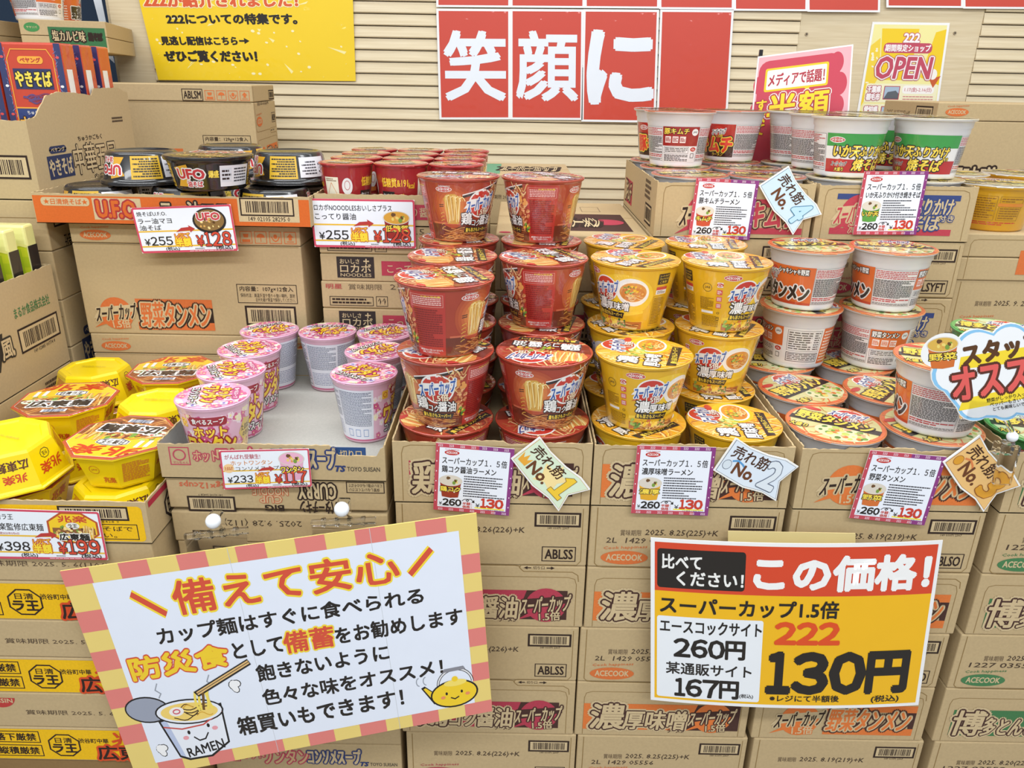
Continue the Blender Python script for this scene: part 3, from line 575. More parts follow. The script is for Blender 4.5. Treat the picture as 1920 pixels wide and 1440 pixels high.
# --- white foam cups with a printed band
def band(c, x0, x1, m, l=1, y0=9, y1=76): c.rect(x0, y0, x1, y1, m, l)
def dense(c, x0, x1, rg, y0=11, y1=75, red=.25):
    c.rect(x0, y0, x1, y1, 'ge6e2e0', 2); c.frame(x0 + .6, y0 + .6, x1 - .6, y1 - .6, .5, 'g5a5450', 3); h = y1 - y0
    c.lines(x0 + 2, y1 - h * .26, x1 - 2, y1 - 2, 5, 'gc05a5c', 3, .6, 15, rg); c.lines(x0 + 2, y0 + h * .22, x1 - 2, y1 - h * .28, 15, 'g4a4644', 3, .68, 17, rg); c.lines(x0 + 2, y0 + h * .1, x1 - 2, y0 + h * .2, 2, 'gc0484a', 3, .6, 9, rg); c.lines(x0 + 2, y0 + 1.4, x1 - 2, y0 + h * .08, 2, 'g4a4644', 3, .5, 14, rg)
def headpanel(c, x0, x1, t, bg, tc, rg):
    m = (x0 + x1) / 2; c.rect(x0, 9, x1, 76, 'ge8e4e0', 2); c.rect(x0, 40, x1, 76, bg, 2.5); c.T(t, x0 + 3, 62, x0 + (x1 - x0) * .7, 73, tc, 4, .03, BK, .09)
    c.ell(x1 - 9, 66, 6.5, 6.5, WH, 4); c.T('JAS', x1 - 13, 64, x1 - 5, 68, BK, 5, .03)
    for k in range(3): c.rect(x0 + 5 + k * 14, 46, x0 + 16 + k * 14, 58, 'gf0dcd4', 4); c.lines(x0 + 6 + k * 14, 48, x0 + 15 + k * 14, 56, 3, bg, 5, .6, 3, rg)
    c.frame(x0 + 3, 26, x1 - 18, 38, .5, BK, 4); c.lines(x0 + 5, 28, x1 - 20, 37, 3, 'g5a5450', 4, .5, 6, rg); c.lines(x0 + 3, 11, x1 - 18, 24, 5, 'g5a5450', 4, .6, 9, rg); c.ell(x1 - 8, 34, 6, 4, RD, 4); c.T('Ca', x1 - 11, 32.4, x1 - 5, 35.6, WH, 5, .04); c.frame(x1 - 12, 18, x1 - 5, 26, .8, BK, 4)
def nutri(c, x0, x1, rg):
    c.rect(x0, 9, x1, 76, 'ge8e4e0', 2); c.frame(x0 + 8, 34, x1 - 4, 72, .6, 'g5a5450', 3); c.lines(x0 + 10, 36, x1 - 20, 70, 8, 'g5a5450', 3, .5, 4, rg); c.lines(x1 - 16, 36, x1 - 6, 70, 8, 'g5a5450', 3, .5, 2, rg); c.frame(x0 + 8, 14, x1 - 4, 30, 1, BK, 3); c.lines(x0 + 10, 16, x1 - 6, 29, 4, 'g5a5450', 3, .5, 6, rg)
def lab_tan(c):
    rg = random.Random(12); O = 'gd96a30'
    band(c, -66, 60, O, 1); c.ell(-20, 84, 1, 1, WH, 0)
    c.ell(-56, 66, 12, 5, WH, 3); ace(c, -56, 66, 22, 'gc23a34', WH, False); logo(c, -14, 60, 26, 'gc4362c', BK, WH, WH, BK)
    c.T('野菜タンメン', -58, 16, 54, 46, BK, 6, .05, WH, .07, res=2); c.poly([(-66, 9), (60, 9), (60, 13), (-66, 16)], 'gc0482c', 2); c.T('シャキシャキ野菜', 0, 62, 50, 72, WH, 4, .03, BK, .1)
    dense(c, 60, 128, rg); headpanel(c, 128, 194, '野菜タンメン', O, WH, rg); nutri(c, 194, 262, rg); c.rect(262, 9, 294, 76, O, 1.5); c.lines(265, 12, 291, 72, 10, 'gf0e0d0', 2, .4, 5, rg)
def lab_kim(c):
    rg = random.Random(13); K = 'g9c2420'
    band(c, -66, 56, 'gb02c24', 1); c.poly([(-66, 9), (56, 9), (56, 36), (-66, 20)], 'g3a1c1a', 1.5); c.ell(-40, 66, 12, 5, WH, 3); ace(c, -40, 66, 22, 'gc23a34', WH, False); logo(c, 22, 60, 28, 'gc4362c', BK, WH, YG, BK)
    c.T('豚キムチ', -58, 18, 52, 50, 'ge0402c', 6, .05, YG, .06, BK, .12, res=2); c.T('ラーメン', 8, 11, 34, 17, YG, 6, .03)
    dense(c, 56, 126, rg); headpanel(c, 126, 196, '豚キムチ', K, YG, rg); dense(c, 196, 292, rg)
def lab_squid(c):
    rg = random.Random(14)
    band(c, -72, 62, WH, 1); c.rect(-72, 54, 62, 76, 'g3f9a48', 2); c.rect(-72, 9, 62, 32, 'gb83030', 2)
    c.ell(-54, 65, 13, 5.4, WH, 3); ace(c, -54, 65, 24, 'gc23a34', WH, False); c.T('いか天', -58, 36, -14, 56, YG, 6, .04, BK, .08, shear=.15, res=2); c.T('ふりかけ', -14, 38, 44, 55, YG, 6, .04, BK, .08, shear=.15, res=2); c.T('付き', 36, 32, 46, 38, YG, 6, .03, BK, .12)
    c.T('焼そば', -22, 13, 36, 34, YG, 6, .04, BK, .08, shear=.15, res=2); c.ell(-45, 24, 9, 9, 'gc83c34', 3); c.T('スーパーカップ', -60, 20, -34, 28, BK, 5, .03, WH, .06, shear=.2); c.T('大盛り', -54, 11, -38, 18, YG, 5, .03, BK, .1)
    dense(c, 62, 140, rg); dense(c, 140, 200, rg); dense(c, 206, 286, rg)
def lid_food(col, name, rim):
    def f(c):
        rg = random.Random(len(name)); c.ell(0, 0, 49, 49, rim, 0); c.ell(0, 0, 45, 45, col, 1); swirl(c, -38, 38, -38, 38, 26, ['gd9c088', 'gc08848', rim], 1.5, 1.4, rg)
        c.ell(12, -22, 27, 18, 'gdcd6a8', 2); bits(c, 12, -22, 24, 14, 44, ['g6f9a3c', 'gb8c860', 'gd9742c', 'gf2d070', 'gd8a078', 'g4f7a34'], 3.2, 2.4, rg)
        c.poly([(-45, 0), (45, 6), (45, -6), (-45, -12)], BK, 3); c.T(name, -40, -6, 36, 16, YG, 6, .04, BK, .08); logo(c, 6, 28, 34, 'gc4362c', 'g2c3f86', WH, 'gf6efe0', 'g8a2a20', .03, WH); c.ell(-30, 26, 9, 4.4, 'gc23a34', 4)
        c.T('大盛り', -40, -30, -22, -20, YG, 5, .03, BK, .1); clipdisc(c)
    return f
# --- pink wonton soup cup
PK, PKD = 'ge2b4c8', 'gc4507e'
def flowers(c, x0, x1, y0, y1, n, rg, s=4):
    for k in range(n):
        x, y = rg.uniform(x0, x1), rg.uniform(y0, y1); m = rg.choice(['gd0648e', 'gf0dce2', 'gc84a7c', 'gf2e6c8', 'ge0a0ba'])
        for j in range(5): c.ell(x + s * .5 * math.cos(j * 1.257), y + s * .5 * math.sin(j * 1.257), s * .42, s * .42, m, 1 + (k % 5) * .1, 8)
        c.ell(x, y, s * .2, s * .2, 'gf4e89a', 1.8, 8)
def lab_pink(c):
    rg = random.Random(15); c.rect(-70, 4, 150, 94, PK, .4); flowers(c, -68, 148, 6, 94, 120, rg, 7)
    c.rr(-52, 74, -38, 88, 2, 'gf0c23a', 3); c.ring(-45, 81, 4, 4, 1, RD, 4)
    c.rr(-32, 78, 32, 92, 5, 'g9c2030', 3); c.T('食べるスープ', -27, 81, 27, 89.5, WH, 4, .04)
    c.T('ホット', -26, 60, 30, 76, 'gf6d23c', 6, .05, 'g9c2030', .1, res=2); c.T('ワンタン', -46, 30, 46, 60, 'gf6d23c', 6, .05, 'g9c2030', .08, res=2); c.T('コンソメスープ', -42, 14, 46, 29, WH, 6, .04, BK, .1)
    c.poly([(54, 56), (66, 78), (94, 72), (92, 46), (68, 40)], 'gd9b85a', 3); c.T('たまねぎ', 60, 58, 90, 68, BK, 4, .03); c.T('の甘み', 64, 48, 86, 56, BK, 4, .03)
    bits(c, 74, 24, 20, 16, 26, ['gd9a05a', 'gc88040', 'gf0d09a', 'ge8c078'], 6, 3, rg); c.ell(56, 14, 9, 8, 'gc03060', 5); c.T('231', 51, 11, 61, 17, WH, 6, .04)
    c.rect(104, 4, 148, 94, 'ge4e2ea', 2); c.bar(108, 62, 126, 88, 'g4a4650', None, 0, 3); c.lines(129, 60, 146, 90, 8, 'g5a566a', 3, .5, 5, rg); c.lines(107, 10, 146, 56, 14, 'g5a566a', 3, .45, 9, rg); c.rect(106, 5, 116, 9, 'g34507e', 3)
    c.rect(150, 4, 290, 94, 'ge2e4ee', 2); c.lines(153, 44, 218, 91, 19, 'g646c84', 3, .5, 16, rg); c.lines(222, 30, 286, 91, 24, 'g646c84', 3, .5, 16, rg); c.lines(154, 12, 216, 38, 8, 'g8a90b0', 3, .4, 9, rg)
    for k in range(3): c.frame(232 + k * 18, 12, 242 + k * 18, 24, 1, 'g6a8ac0', 3)
    c.rect(-70, 4, 290, 6.4, PKD, 3)
def lid_pink(c):
    rg = random.Random(16); c.ell(0, 0, 49, 49, 'ge4a8c4', 0); flowers(c, -46, 46, -46, 46, 90, rg, 8)
    c.T('ホット', -22, 8, 14, 24, 'gf6c82c', 6, .05, 'g9c2030', .1); c.T('ワンタン', -32, -14, 28, 8, 'gf6c82c', 6, .05, 'g9c2030', .09); c.T('コンソメスープ', -30, -30, 30, -18, WH, 6, .04, BK, .12); c.rr(-24, 26, 22, 36, 4, 'gb85080', 4); c.T('食べるスープ', -20, 28, 18, 34, WH, 5, .03)
    for x, y in ((34, 18), (-36, 14), (34, -22)): c.rr(x - 5, y - 5, x + 5, y + 5, 1, 'gd8d0e8', 5); c.ell(x, y, 3, 2, 'g7a6ab0', 6)
    clipdisc(c, 48)
# --- dark red low-carb cup
def lab_low(c0):
    for off in (0, 180):
        c = Cv(dx=off); rg = random.Random(17 + off)
        c.rect(-88, 5, 88, 95, 'ga02428', .4); c.poly([(-50, 5), (30, 5), (34, 40), (-46, 46)], 'g5a1c16', 1)
        c.T('低糖質&191', -34, 66, 30, 82, 'gf2c232', 4, .03, res=2); c.T('kcal', 32, 64, 46, 74, 'gf2c232', 4, .02)
        c.rect(-36, 22, -2, 58, BK, 3); c.T('おいしさ', -33, 46, -8, 54, WH, 4, .03); c.T('ロカボ', -34, 28, -4, 42, WH, 4, .04); bits(c, -48, 24, 10, 14, 20, ['gc88a48', 'ge0b070', 'g8a4a22'], 3, 2, rg); c.T('しょうゆ', 4, 46, 22, 54, 'gf2c232', 4, .02, rot=8)
        c.ell(14, 18, 15, 12, 'gf0c83a', 3); c.T('30.7', 4, 14, 24, 22, 'g4a2a1c', 4, .04)
        c.rect(56, 40, 92, 82, 'gf0e8d0', 3); c.line([(60, 50), (74, 72), (88, 50)], 1, 'gd9803c', 4, True); c.lines(60, 74, 88, 80, 2, 'g8a6a50', 4, .5, 6, rg); c.lines(58, 10, 90, 36, 8, 'ge0a0a0', 3, .4, 8, rg); c.ell(112, 66, 12, 15, WH, 3); c.ring(112, 68, 6, 8, 1, 'gc05050', 4); c.rr(100, 44, 124, 52, 2, 'gd9803c', 4); c.lines(100, 12, 124, 40, 8, 'gd88a8a', 3, .4, 6, rg)
        c0.it += c.it
def lid_low(c):
    rg = random.Random(18); c.ell(0, 0, 49, 49, 'gb8302c', 0); c.ell(0, 4, 40, 34, 'gd98838', 1); swirl(c, -30, 30, -24, 30, 24, ['gf0d07c', 'gd9a848'], 1.8, 1.6, rg); bits(c, 4, 4, 22, 18, 26, ['gc86a3a', 'g7fa03c', 'gf0c060'], 3, 3, rg); c.T('低糖質', -30, 22, 26, 36, 'gf2c232', 5, .03, BK, .1); c.rect(-26, -30, 20, -8, BK, 4); c.T('ロカボ', -22, -26, 16, -12, WH, 5, .03); clipdisc(c, 48)
# --- black flying-saucer dish, big yellow bowl, green cup
def lab_dish(c, up=True):
    rg = random.Random(19); k = dict(flip=not up); Y3 = 'gdcb030'
    def yy(a): return a if up else 56 - a
    def box(x0, y0, x1, y1, m, l=1): c.rect(x0, min(yy(y0), yy(y1)), x1, max(yy(y0), yy(y1)), m, l)
    def tx(t, x0, y0, x1, y1, m, **q): c.T(t, x0, min(yy(y0), yy(y1)), x1, max(yy(y0), yy(y1)), m, flip=not up, res=2, **q)
    for off in (0, 180):
        c.dx = off
        c.poly([(x, yy(y)) for x, y in ((-30, 8), (-22, 22), (-30, 40), (-6, 46), (-2, 30), (-10, 8))], 'ge0a62c', 1)
        tx('UFO', -24, 22, 18, 38, 'gc43038', l=5, b=.06, o=WH, ow=.12); tx('油そば', -10, 8, 14, 18, 'gc43038', l=5, b=.04, o=WH, ow=.12); tx('爆盛', 24, 24, 38, 36, YG, l=5, b=.04)
        box(40, 8, 92, 44, 'ge8e6ea', 1); c.lines(62, yy(14) if up else yy(40), 88, yy(40) if up else yy(14), 5, 'g4a4a50', 2, .5, 6, rg); c.rect(42, 16, 58, 40, 'gdadce2', 2); c.lines(43, 18, 57, 38, 3, BK, 3, .5, 3, rg)
        box(96, 6, 140, 46, Y3, 1); c.lines(99, 9, 137, 43, 8, 'g3a3020', 2, .6, 9, rg)
    c.dx = 0
def lid_dish(c):
    rg = random.Random(20); c.ell(0, 0, 49, 49, 'g2a2422', 0); swirl(c, -40, 40, -40, 40, 40, ['ga8642c', 'gd9a848', 'g6a4420'], 2, 1, rg); bits(c, 0, -6, 30, 26, 40, ['gd9a060', 'gc03030', 'g7fa03c', 'gf0d080'], 3, 2, rg); c.T('UFO', -30, 12, 30, 36, 'gc43038', 5, .05, WH, .1); c.T('ラー油マヨ油そば', -34, -34, 34, -20, YG, 5, .03, BK, .1); clipdisc(c)
def lab_bigyel(c):
    rg = random.Random(21)
    for off in (0, 120, 240):
        c.dx = off
        for x0, x1 in ((-36, -4), (0, 34)): c.frame(x0, 22, x1, 66, .6, 'g9a7018', 2); c.lines(x0 + 2, 24, x1 - 2, 64, 9, 'g9a6a18', 2, .5, 6, rg)
        c.rect(-2, 48, 36, 54, 'ge08a2a', 3); c.lines(-36, 12, 34, 19, 2, 'gc8502c', 2, .6, 8, rg); c.ring(-50, 52, 6, 6, .8, 'g9a7018', 2)
    c.dx = 0
def lab_green(c):
    rg = random.Random(22); c.rect(-180, 6, 180, 92, 'g3f8a48', .4)
    for off in (0, 180): c.dx = off; c.T('博多とんこつ', -46, 40, 46, 66, WH, 5, .05, BK, .08); ace(c, -30, 84, 24, 'gc23a34', WH, False); c.lines(56, 12, 120, 84, 18, 'ge0f0e0', 2, .5, 12, rg)
    c.dx = 0
# --- octagonal bowl (r = corner radius); part shapes and prints
def oct_pts(r, z): return [Vector((r * math.cos(math.radians(22.5 + 45 * k - 90)), r * math.sin(math.radians(22.5 + 45 * k - 90)), z)) for k in range(8)]
def oct_bowl():
    rg = random.Random(23); H, R0, R1 = .057, .056, .079; Y, Rr = 'pf2d20e', 'gb8482c'; mb = MB()
    rings = [oct_pts(R0 * .8, .002), oct_pts(R0 * .84, 0), oct_pts(R0, .0), oct_pts(R0 + .003, .004), oct_pts(R1 - .006, H - .006), oct_pts(R1 - .004, H - .0035), oct_pts(R1, H - .0025), oct_pts(R1, H)]
    vs = [q for r in rings for q in r]; fs = [(j * 8 + k, j * 8 + (k + 1) % 8, j * 8 + 8 + (k + 1) % 8, j * 8 + 8 + k) for j in range(7) for k in range(8)] + [tuple(range(7, -1, -1))]
    mb.add(vs, fs, Y)
    for k in range(8):                    # facet prints
        a, b, t, u = rings[3][k], rings[3][(k + 1) % 8], rings[4][(k + 1) % 8], rings[4][k]; n = (b - a).cross(u - a).normalized(); e1 = (b - a).normalized(); e2 = n.cross(e1); mid = (a + b) / 2
        c = Cv()
        if k % 4 == 0: c.lines(-20, 8, 20, 46, 14, 'gd0682c', 2, .6, 9, rg)
        elif k % 4 == 1: c.T('兆楽', -22, 26, 18, 44, 'gc83c1c', 3, .03, shear=.15); c.line([(12 * math.cos(math.radians(q)) * .7, 14 + 8 * math.sin(math.radians(q))) for q in range(22, 382, 45)], 1, BK, 2, True); c.T('ラ王', -5, 11, 5, 17, BK, 3, .03)
        elif k % 4 == 2: c.T('広東麺', -22, 8, 22, 24, 'g5a2c1c', 3, .03); c.T('兆楽', -16, 30, 16, 44, 'gc83c1c', 3, .03)
        else: c.ring(-8, 34, 8, 8, .8, 'gc8602c', 2); c.T('JAS', -13, 32, -3, 36, 'gc8602c', 2, .02); c.T('兆楽', 2, 8, 22, 20, 'gc83c1c', 3, .03)
        mb.cv(c, plane(mid, e1, e2, n, .0009))
    c = Cv(); c.T('賞味期限 2025.5.6', -22, -2, 22, 3, 'g9a8a20', 2); mb.cv(c, plane(Vector((0, 0, -.0002)), ex, -ey, -ez, .001))
    body = mb.mesh('bowl_body'); mb = MB()
    o1, o2 = oct_pts(R1 + .0006, H + .0002), oct_pts(R1 - .0004, H + .0012); mb.add(o1 + o2, [(k, (k + 1) % 8, 8 + (k + 1) % 8, 8 + k) for k in range(8)] + [tuple(range(8, 16))], Rr)
    def oc(c, r, m, l): c.poly([(r * math.cos(math.radians(22.5 + 45 * k)), r * math.sin(math.radians(22.5 + 45 * k))) for k in range(8)], m, l)
    c = Cv(); oc(c, 47, 'ge6e2dc', 1); c.poly([(-43, 18), (-43, -2), (43, 2), (43, 18), (18, 43), (-18, 43)], 'geec22a', 2)
    c.T('兆', -32, 22, -4, 40, 'gc83c1c', 5, .04, shear=.2); c.T('楽', 2, 22, 30, 40, 'gc83c1c', 5, .04, shear=.2)
    c.poly([(-43, -2), (43, 2), (43, -18), (18, -43), (-18, -43), (-43, -18)], 'g8a4a2a', 2.2); swirl(c, -40, 40, -36, 0, 30, ['gd9a058', 'g5a2c1a', 'gc07a40'], 1.6, 2.6, rg); bits(c, -4, -2, 34, 9, 50, ['g6f9a3c', 'gd98848', 'gb8c860', 'g7a3a2a', 'gf0d09a'], 3, 3, rg)
    strands(c, 16, 40, -26, 12, 13, ['gf0d08a', 'gd9a858', 'gc88a40'], 1.8, 4, 2, rg)
    c.poly([(17 * math.cos(math.radians(a)), 14 + 8 * math.sin(math.radians(a))) for a in range(22, 382, 45)], WH, 5); c.line([(15.5 * math.cos(math.radians(a)), 14 + 7 * math.sin(math.radians(a))) for a in range(22, 382, 45)], 1, BK, 6, True); c.T('日清ラ王', -11, 10, 11, 18, BK, 6, .04)
    c.T('広', -30, -22, -12, -6, BK, 7, .05, WH, .12); c.T('東', -10, -23, 8, -7, BK, 7, .05, WH, .12); c.T('麺', 10, -22, 28, -6, BK, 7, .05, WH, .12); c.ell(-30, -8, 11, 6, 'gdfe8d0', 5); bits(c, -30, -8, 8, 4, 14, ['g3f7a3a', 'gc03030'], 1.6, 6, rg); c.bar(-12, -36, 12, -29, 'g3a4a6a', 'ge0e4ec', 0, 7); c.rect(-36, 6, -32, 20, WH, 5); c.rect(-28, 8, -24, 22, WH, 5)
    for i_, (vs_, fs_, m_, l_) in enumerate(c.it):       # trim to the lid
        q_ = []
        for x, y in vs_:
            d_ = max(x * math.cos(math.radians(45 * k)) + y * math.sin(math.radians(45 * k)) for k in range(8)); q_.append((x * 43.6 / d_, y * 43.6 / d_) if d_ > 43.6 else (x, y))
        c.it[i_] = (q_, fs_, m_, l_)
    s = R1 / 50; mb.cv(c, lambda x, y, l: Vector((x * s, y * s, H + .00125 + l * .0001)))
    return [('bowl_body', body), ('lid', mb.mesh('lid'))]
# ------------------------------------------------------------------ the kinds
SUPER = [(.0, .003), (.040, .003), (.0415, 0), (.0465, 0), (.0475, .003), (.0665, .0975), (.067, .0995), (.0685, .1), (.0696, .1012), (.0696, .1024)]
def super_kind(base, lab, lc, lp): return cup_kind(SUPER, base, lab, .0699, .1035, lc, lp, .0475, .0665, .003, .0975)
FOAMP = [(.0, .003), (.044, .003), (.046, 0), (.0505, 0), (.052, .003), (.0525, .007), (.0615, .077), (.0625, .0785), (.0628, .0865), (.0648, .0885), (.0656, .098), (.0692, .0996), (.0705, .1006), (.0705, .1022)]
def foam_kind(lab, lc, lp): return cup_kind(FOAMP, 'fe4e4e6', lab, .0708, .103, lc, lp, .0525, .0615, .007, .077)
KINDS = {}
KINDS['red'] = super_kind('ga43c28', lab_red, 'gb0402c', lid_red)
KINDS['yel'] = super_kind('ge2b01c', lab_yel, 'gdfa828', lid_yel)
KINDS['tan'] = foam_kind(lab_tan, 'gd9804a', lid_food('gcfc88a', '野菜タンメン', 'gd96a3a'))
KINDS['kim'] = foam_kind(lab_kim, 'gd07a5a', lid_food('gd8a07a', '豚キムチ', 'gc86050'))
KINDS['squid'] = foam_kind(lab_squid, 'gd8ccb0', lid_food('gd8c48a', 'いか天焼そば', 'gd0b080'))
KINDS['pink'] = cup_kind([(.0, .003), (.031, .003), (.033, 0), (.0365, 0), (.0372, .003), (.0495, .0945), (.0505, .0965), (.0508, .1005), (.0522, .102), (.0522, .1045)], PK, lab_pink, .0525, .1055, 'ge0a8c4', lid_pink, .0372, .0495, .003, .0945)
KINDS['low'] = cup_kind([(.0, .003), (.032, .003), (.0335, 0), (.037, 0), (.0378, .003), (.048, .0975), (.0485, .1), (.05, .101), (.05, .103)], 'ga02428', lab_low, .0502, .104, 'gb8302c', lid_low, .0378, .048, .003, .0975)
DISH = [(.0, .002), (.052, .002), (.054, 0), (.058, 0), (.062, .004), (.0705, .046), (.073, .05), (.076, .051), (.0772, .053), (.0772, .056)]
KINDS['dish'] = cup_kind(DISH, 'p1c1a1a', lambda c: lab_dish(c, True), .0775, .057, 'p241e1c', lid_dish, .062, .0705, .004, .046)
KINDS['big'] = cup_kind([(.0, .003), (.05, .003), (.052, 0), (.056, 0), (.06, .004), (.071, .07), (.074, .078), (.0775, .08), (.0775, .083)], 'ge0a820', lab_bigyel, .078, .084, 'gd8d2c6', lid_food('gd0c8b8', '味噌', 'gd8d4cc'), .06, .071, .004, .07)
KINDS['green'] = super_kind('g3f8a48', lab_green, 'g5aa85a', lid_food('gc8d8a8', '博多とんこつ', 'g5aa85a'))
KINDS['oct'] = oct_bowl()
LIDROT = dict(red=155, yel=75, tan=40, kim=20, squid=60, pink=-80, low=30)
def cup(kind, name, label, loc, view=0, tilt=None, inv=False, group=None, cat='cup noodles'):
    o = thing(name, label, cat, loc, 0, group)
    if inv: o.rotation_euler = (math.pi, 0, math.radians(view))
    else: o.rotation_euler = (0, 0, -math.radians(view))
    if tilt: o.rotation_euler = (Matrix.Rotation(tilt[0], 3, 'X') @ Matrix.Rotation(tilt[1], 3, 'Y') @ o.rotation_euler.to_matrix()).to_euler()
    for nm, me in KINDS[kind]:
        q = obj(nm, me, o)
        if nm == 'lid' and kind in LIDROT: q.rotation_euler = (0, 0, math.radians(LIDROT[kind] + view * .5))
    return o
# ------------------------------------------------------------------ stacks of cartons
def face_bar(H):
    c = Cv(); c.bar(70, H * .2, 97, H * .4, INK, CARDL, .9); return c
def side_low(H):
    c = Cv(); c.bar(6, H - 13, 34, H - 2, INK, CARDL, .9); c.T("まるか食品株式会社", 12, H - 24, 40, H - 18, INK, 3, .01, flip=True); return c
def far_face(H):
    c = Cv(); c.line([(1, H - 9.6), (99, H - 9.6)], .25, "i8e7448", 1); ace(c, 11, H - 5, 13, OR, CARDL); c.rect(12, 3, 96, 15, OR, 2); c.T("濃厚味噌", 2, 4, 40, 16, CARDL, 5, .03, INK, .09); c.poly([(50, 3), (96, 3), (96, 15), (54, 15)], DK, 2.5); logo(c, 74, 9, 16, OR, CARDL, DK, CARDL, DK); return c
def far_side(H):
    c = Cv(); c.T("2025. 8.25(225)+K", 8, H - 14, 54, H - 8, "i6a5844", 2); c.T("2L 1429 0555", 8, H - 21, 44, H - 16, "i6a5844", 2); c.bar(64, H - 16, 92, H - 4, INK, CARDL, 1.2); return c
ROWN = ['front', 'middle', 'back']
W1, D1, HC, HT = .285, .425, .219, .106
XA, XB, XC, XD = -.168, .1185, .4125, .714      # near columns, their left edges
YF, YS = .98, 1.412
def fs(k, **q): return lambda H: face_super(k, H, **q)
TAB = [(0, .97), (.22, .965), (.235, 1), (.55, 1), (.57, .96), (.66, .955), (.70, .985), (1, .985)]
colour = dict(A='red band', B='orange band', C='orange vegetable band', D='green band')
front_of = dict(A='under the red cups', B='under the yellow cups', C='under the white cups', D='under the green cups')
ordn = ['first below the display carton', 'second below it', 'lowest shown']
for k, X, tr in (('A', XA, 'red soy ramen cups'), ('B', XB, 'yellow miso cups'), ('C', XC, 'white vegetable cups'), ('D', XD, 'green pork ramen cups')):
    tray(X, YF, W1 - .001, D1, .4693, .1007, 'open display carton holding the ' + tr + ' in the near row', fs(k), pf=TAB, pl=[(0, .99), (1, 1)], pr=[(0, .99), (1, 1)])
    dts = dict(A='2025. 8.26(226)+K', B='2025. 8.25(225)+K', C='2025. 8.19(219)+K', D='2025. 8.20(220)+K')[k]
    cd_ = dict(A='ABLSS', B=None, C='ABLSO', D=None)[k]; d2 = dict(A=None, B='2L  1429 05556', C=None, D='1227 03559')[k]
    for j, (sx, dt) in enumerate(((.0005, .5705), (-.004, .7895), (.002, 1.0085))):
        carton('sup' + k, X + sx, YF + .0008, W1 - .001, D1, dt, HC - .0008, 'carton with a %s, stack %s, %s' % (colour[k], front_of[k], ordn[j]),
               lambda H, k=k, dts=dts, cd_=cd_, d2=d2: face_super(k, H, dts, cd_, d2), None, None, None, .515, group='ramen cartons in the near row')
# pink wonton column
tray(-.502, YF, .323, .42, .481, .056, 'low open carton of pink wonton soup cups with a pale grey inside', face_wantan, pf=[(0, .97), (.14, .97), (.15, 1), (.77, 1), (.78, .72), (.97, .72), (.985, 1), (1, 1)], inner='ib2b0a8')
TE = [o for o in sc.objects if o.get('label', '').startswith('low open carton of pink')][0]
mb = MB(); mb.box(.0, .043, .0028, .0034, .003, .0525, 'i34507e'); c = Cv(); c.T('切り口', .006, .036, .037, .048, CARDL, 3, .02); mb.cv(c, plane(Vector((0, .0027, 0)), ex, ez, -ey)); q = obj('tear_tab', mb.mesh('tear_tab'), TE, (.327 * .278, -.21, 0)); q['label'] = 'blue tear tab'
carton('curry', -.5, YF + .004, .32, .42, .5375, .108, 'upside-down brown curry noodle carton under the pink wonton cups', face_curry, split=.5, gap=.006)
for j, (dt, lb) in enumerate(((.646, 'plain brown carton behind the top of the striped poster'), (.7565, 'plain brown carton hidden mid-height behind the striped poster'), (.867, 'plain brown carton low behind the striped poster'))):
    carton('plainE', -.498 + .003 * j, YF + .006, .318, .42, dt, .1095, lb, lambda H: face_plain(H, 'C'))
carton('wantanfull', -.494, YF + .004, .318, .42, .9775, .1265, 'brown wonton soup carton peeking out below the striped poster', face_wantan, split=.5)
carton('wantanfull', -.494, YF + .004, .318, .42, 1.105, .1215, 'lowest brown wonton soup carton under the striped poster', face_wantan, split=.5)
# yellow octagonal bowl column
tray(-.8475, .93, .341, .47, .549, .067, 'open yellow-printed carton of octagonal yellow noodle bowls', face_rao_tray, side_rao_tray)
for j, dt in enumerate((.6162, .7545, .893)):
    carton('rao', -.850 + .002 * j, .932, .341, .465, dt, .138, 'brown carton with a yellow lower band %s' % ('just under the octagonal bowls', 'second under the octagonal bowls', 'third under the octagonal bowls')[j], face_rao, group='yellow banded cartons')
# boxes along the side, faces toward the aisle
tray(-1.25, .985, .395, .41, .323, .189, 'open carton of yellow-green noodle packs by the octagonal bowls', None, side_carbonara)
carton('sideplain', -1.25, .985, .395, .41, .5125, .187, 'brown carton beneath the carton of yellow-green packs', lambda H: face_plain(H), side_peyoung)
tray(-1.26, 1.415, .40, .39, .02, .19, 'torn open carton of red and navy noodle packs', lambda H: face_bar(H), lambda H: side_peyoung(H * .74),
     pf=[(0, .7), (1, .72)], pr=[(0, .73), (.07, .74), (.12, .82), (.19, .93), (.3, .96), (.45, .95), (.62, .92), (.63, .99), (.9, 1.0), (1, .94)], pl=[(0, .9), (1, .9)], pb=[(0, .95), (1, .95)])
carton('sideplain2', -1.26, 1.415, .40, .39, .2105, .187, 'brown carton under the torn carton of red packs, barcode on its side', lambda H: face_plain(H), lambda H: side_low(H))
carton('sidepey', -1.26, 1.415, .40, .39, .398, .188, 'brown carton lowest under the torn carton, navy print on its side', lambda H: face_plain(H), side_peyoung)
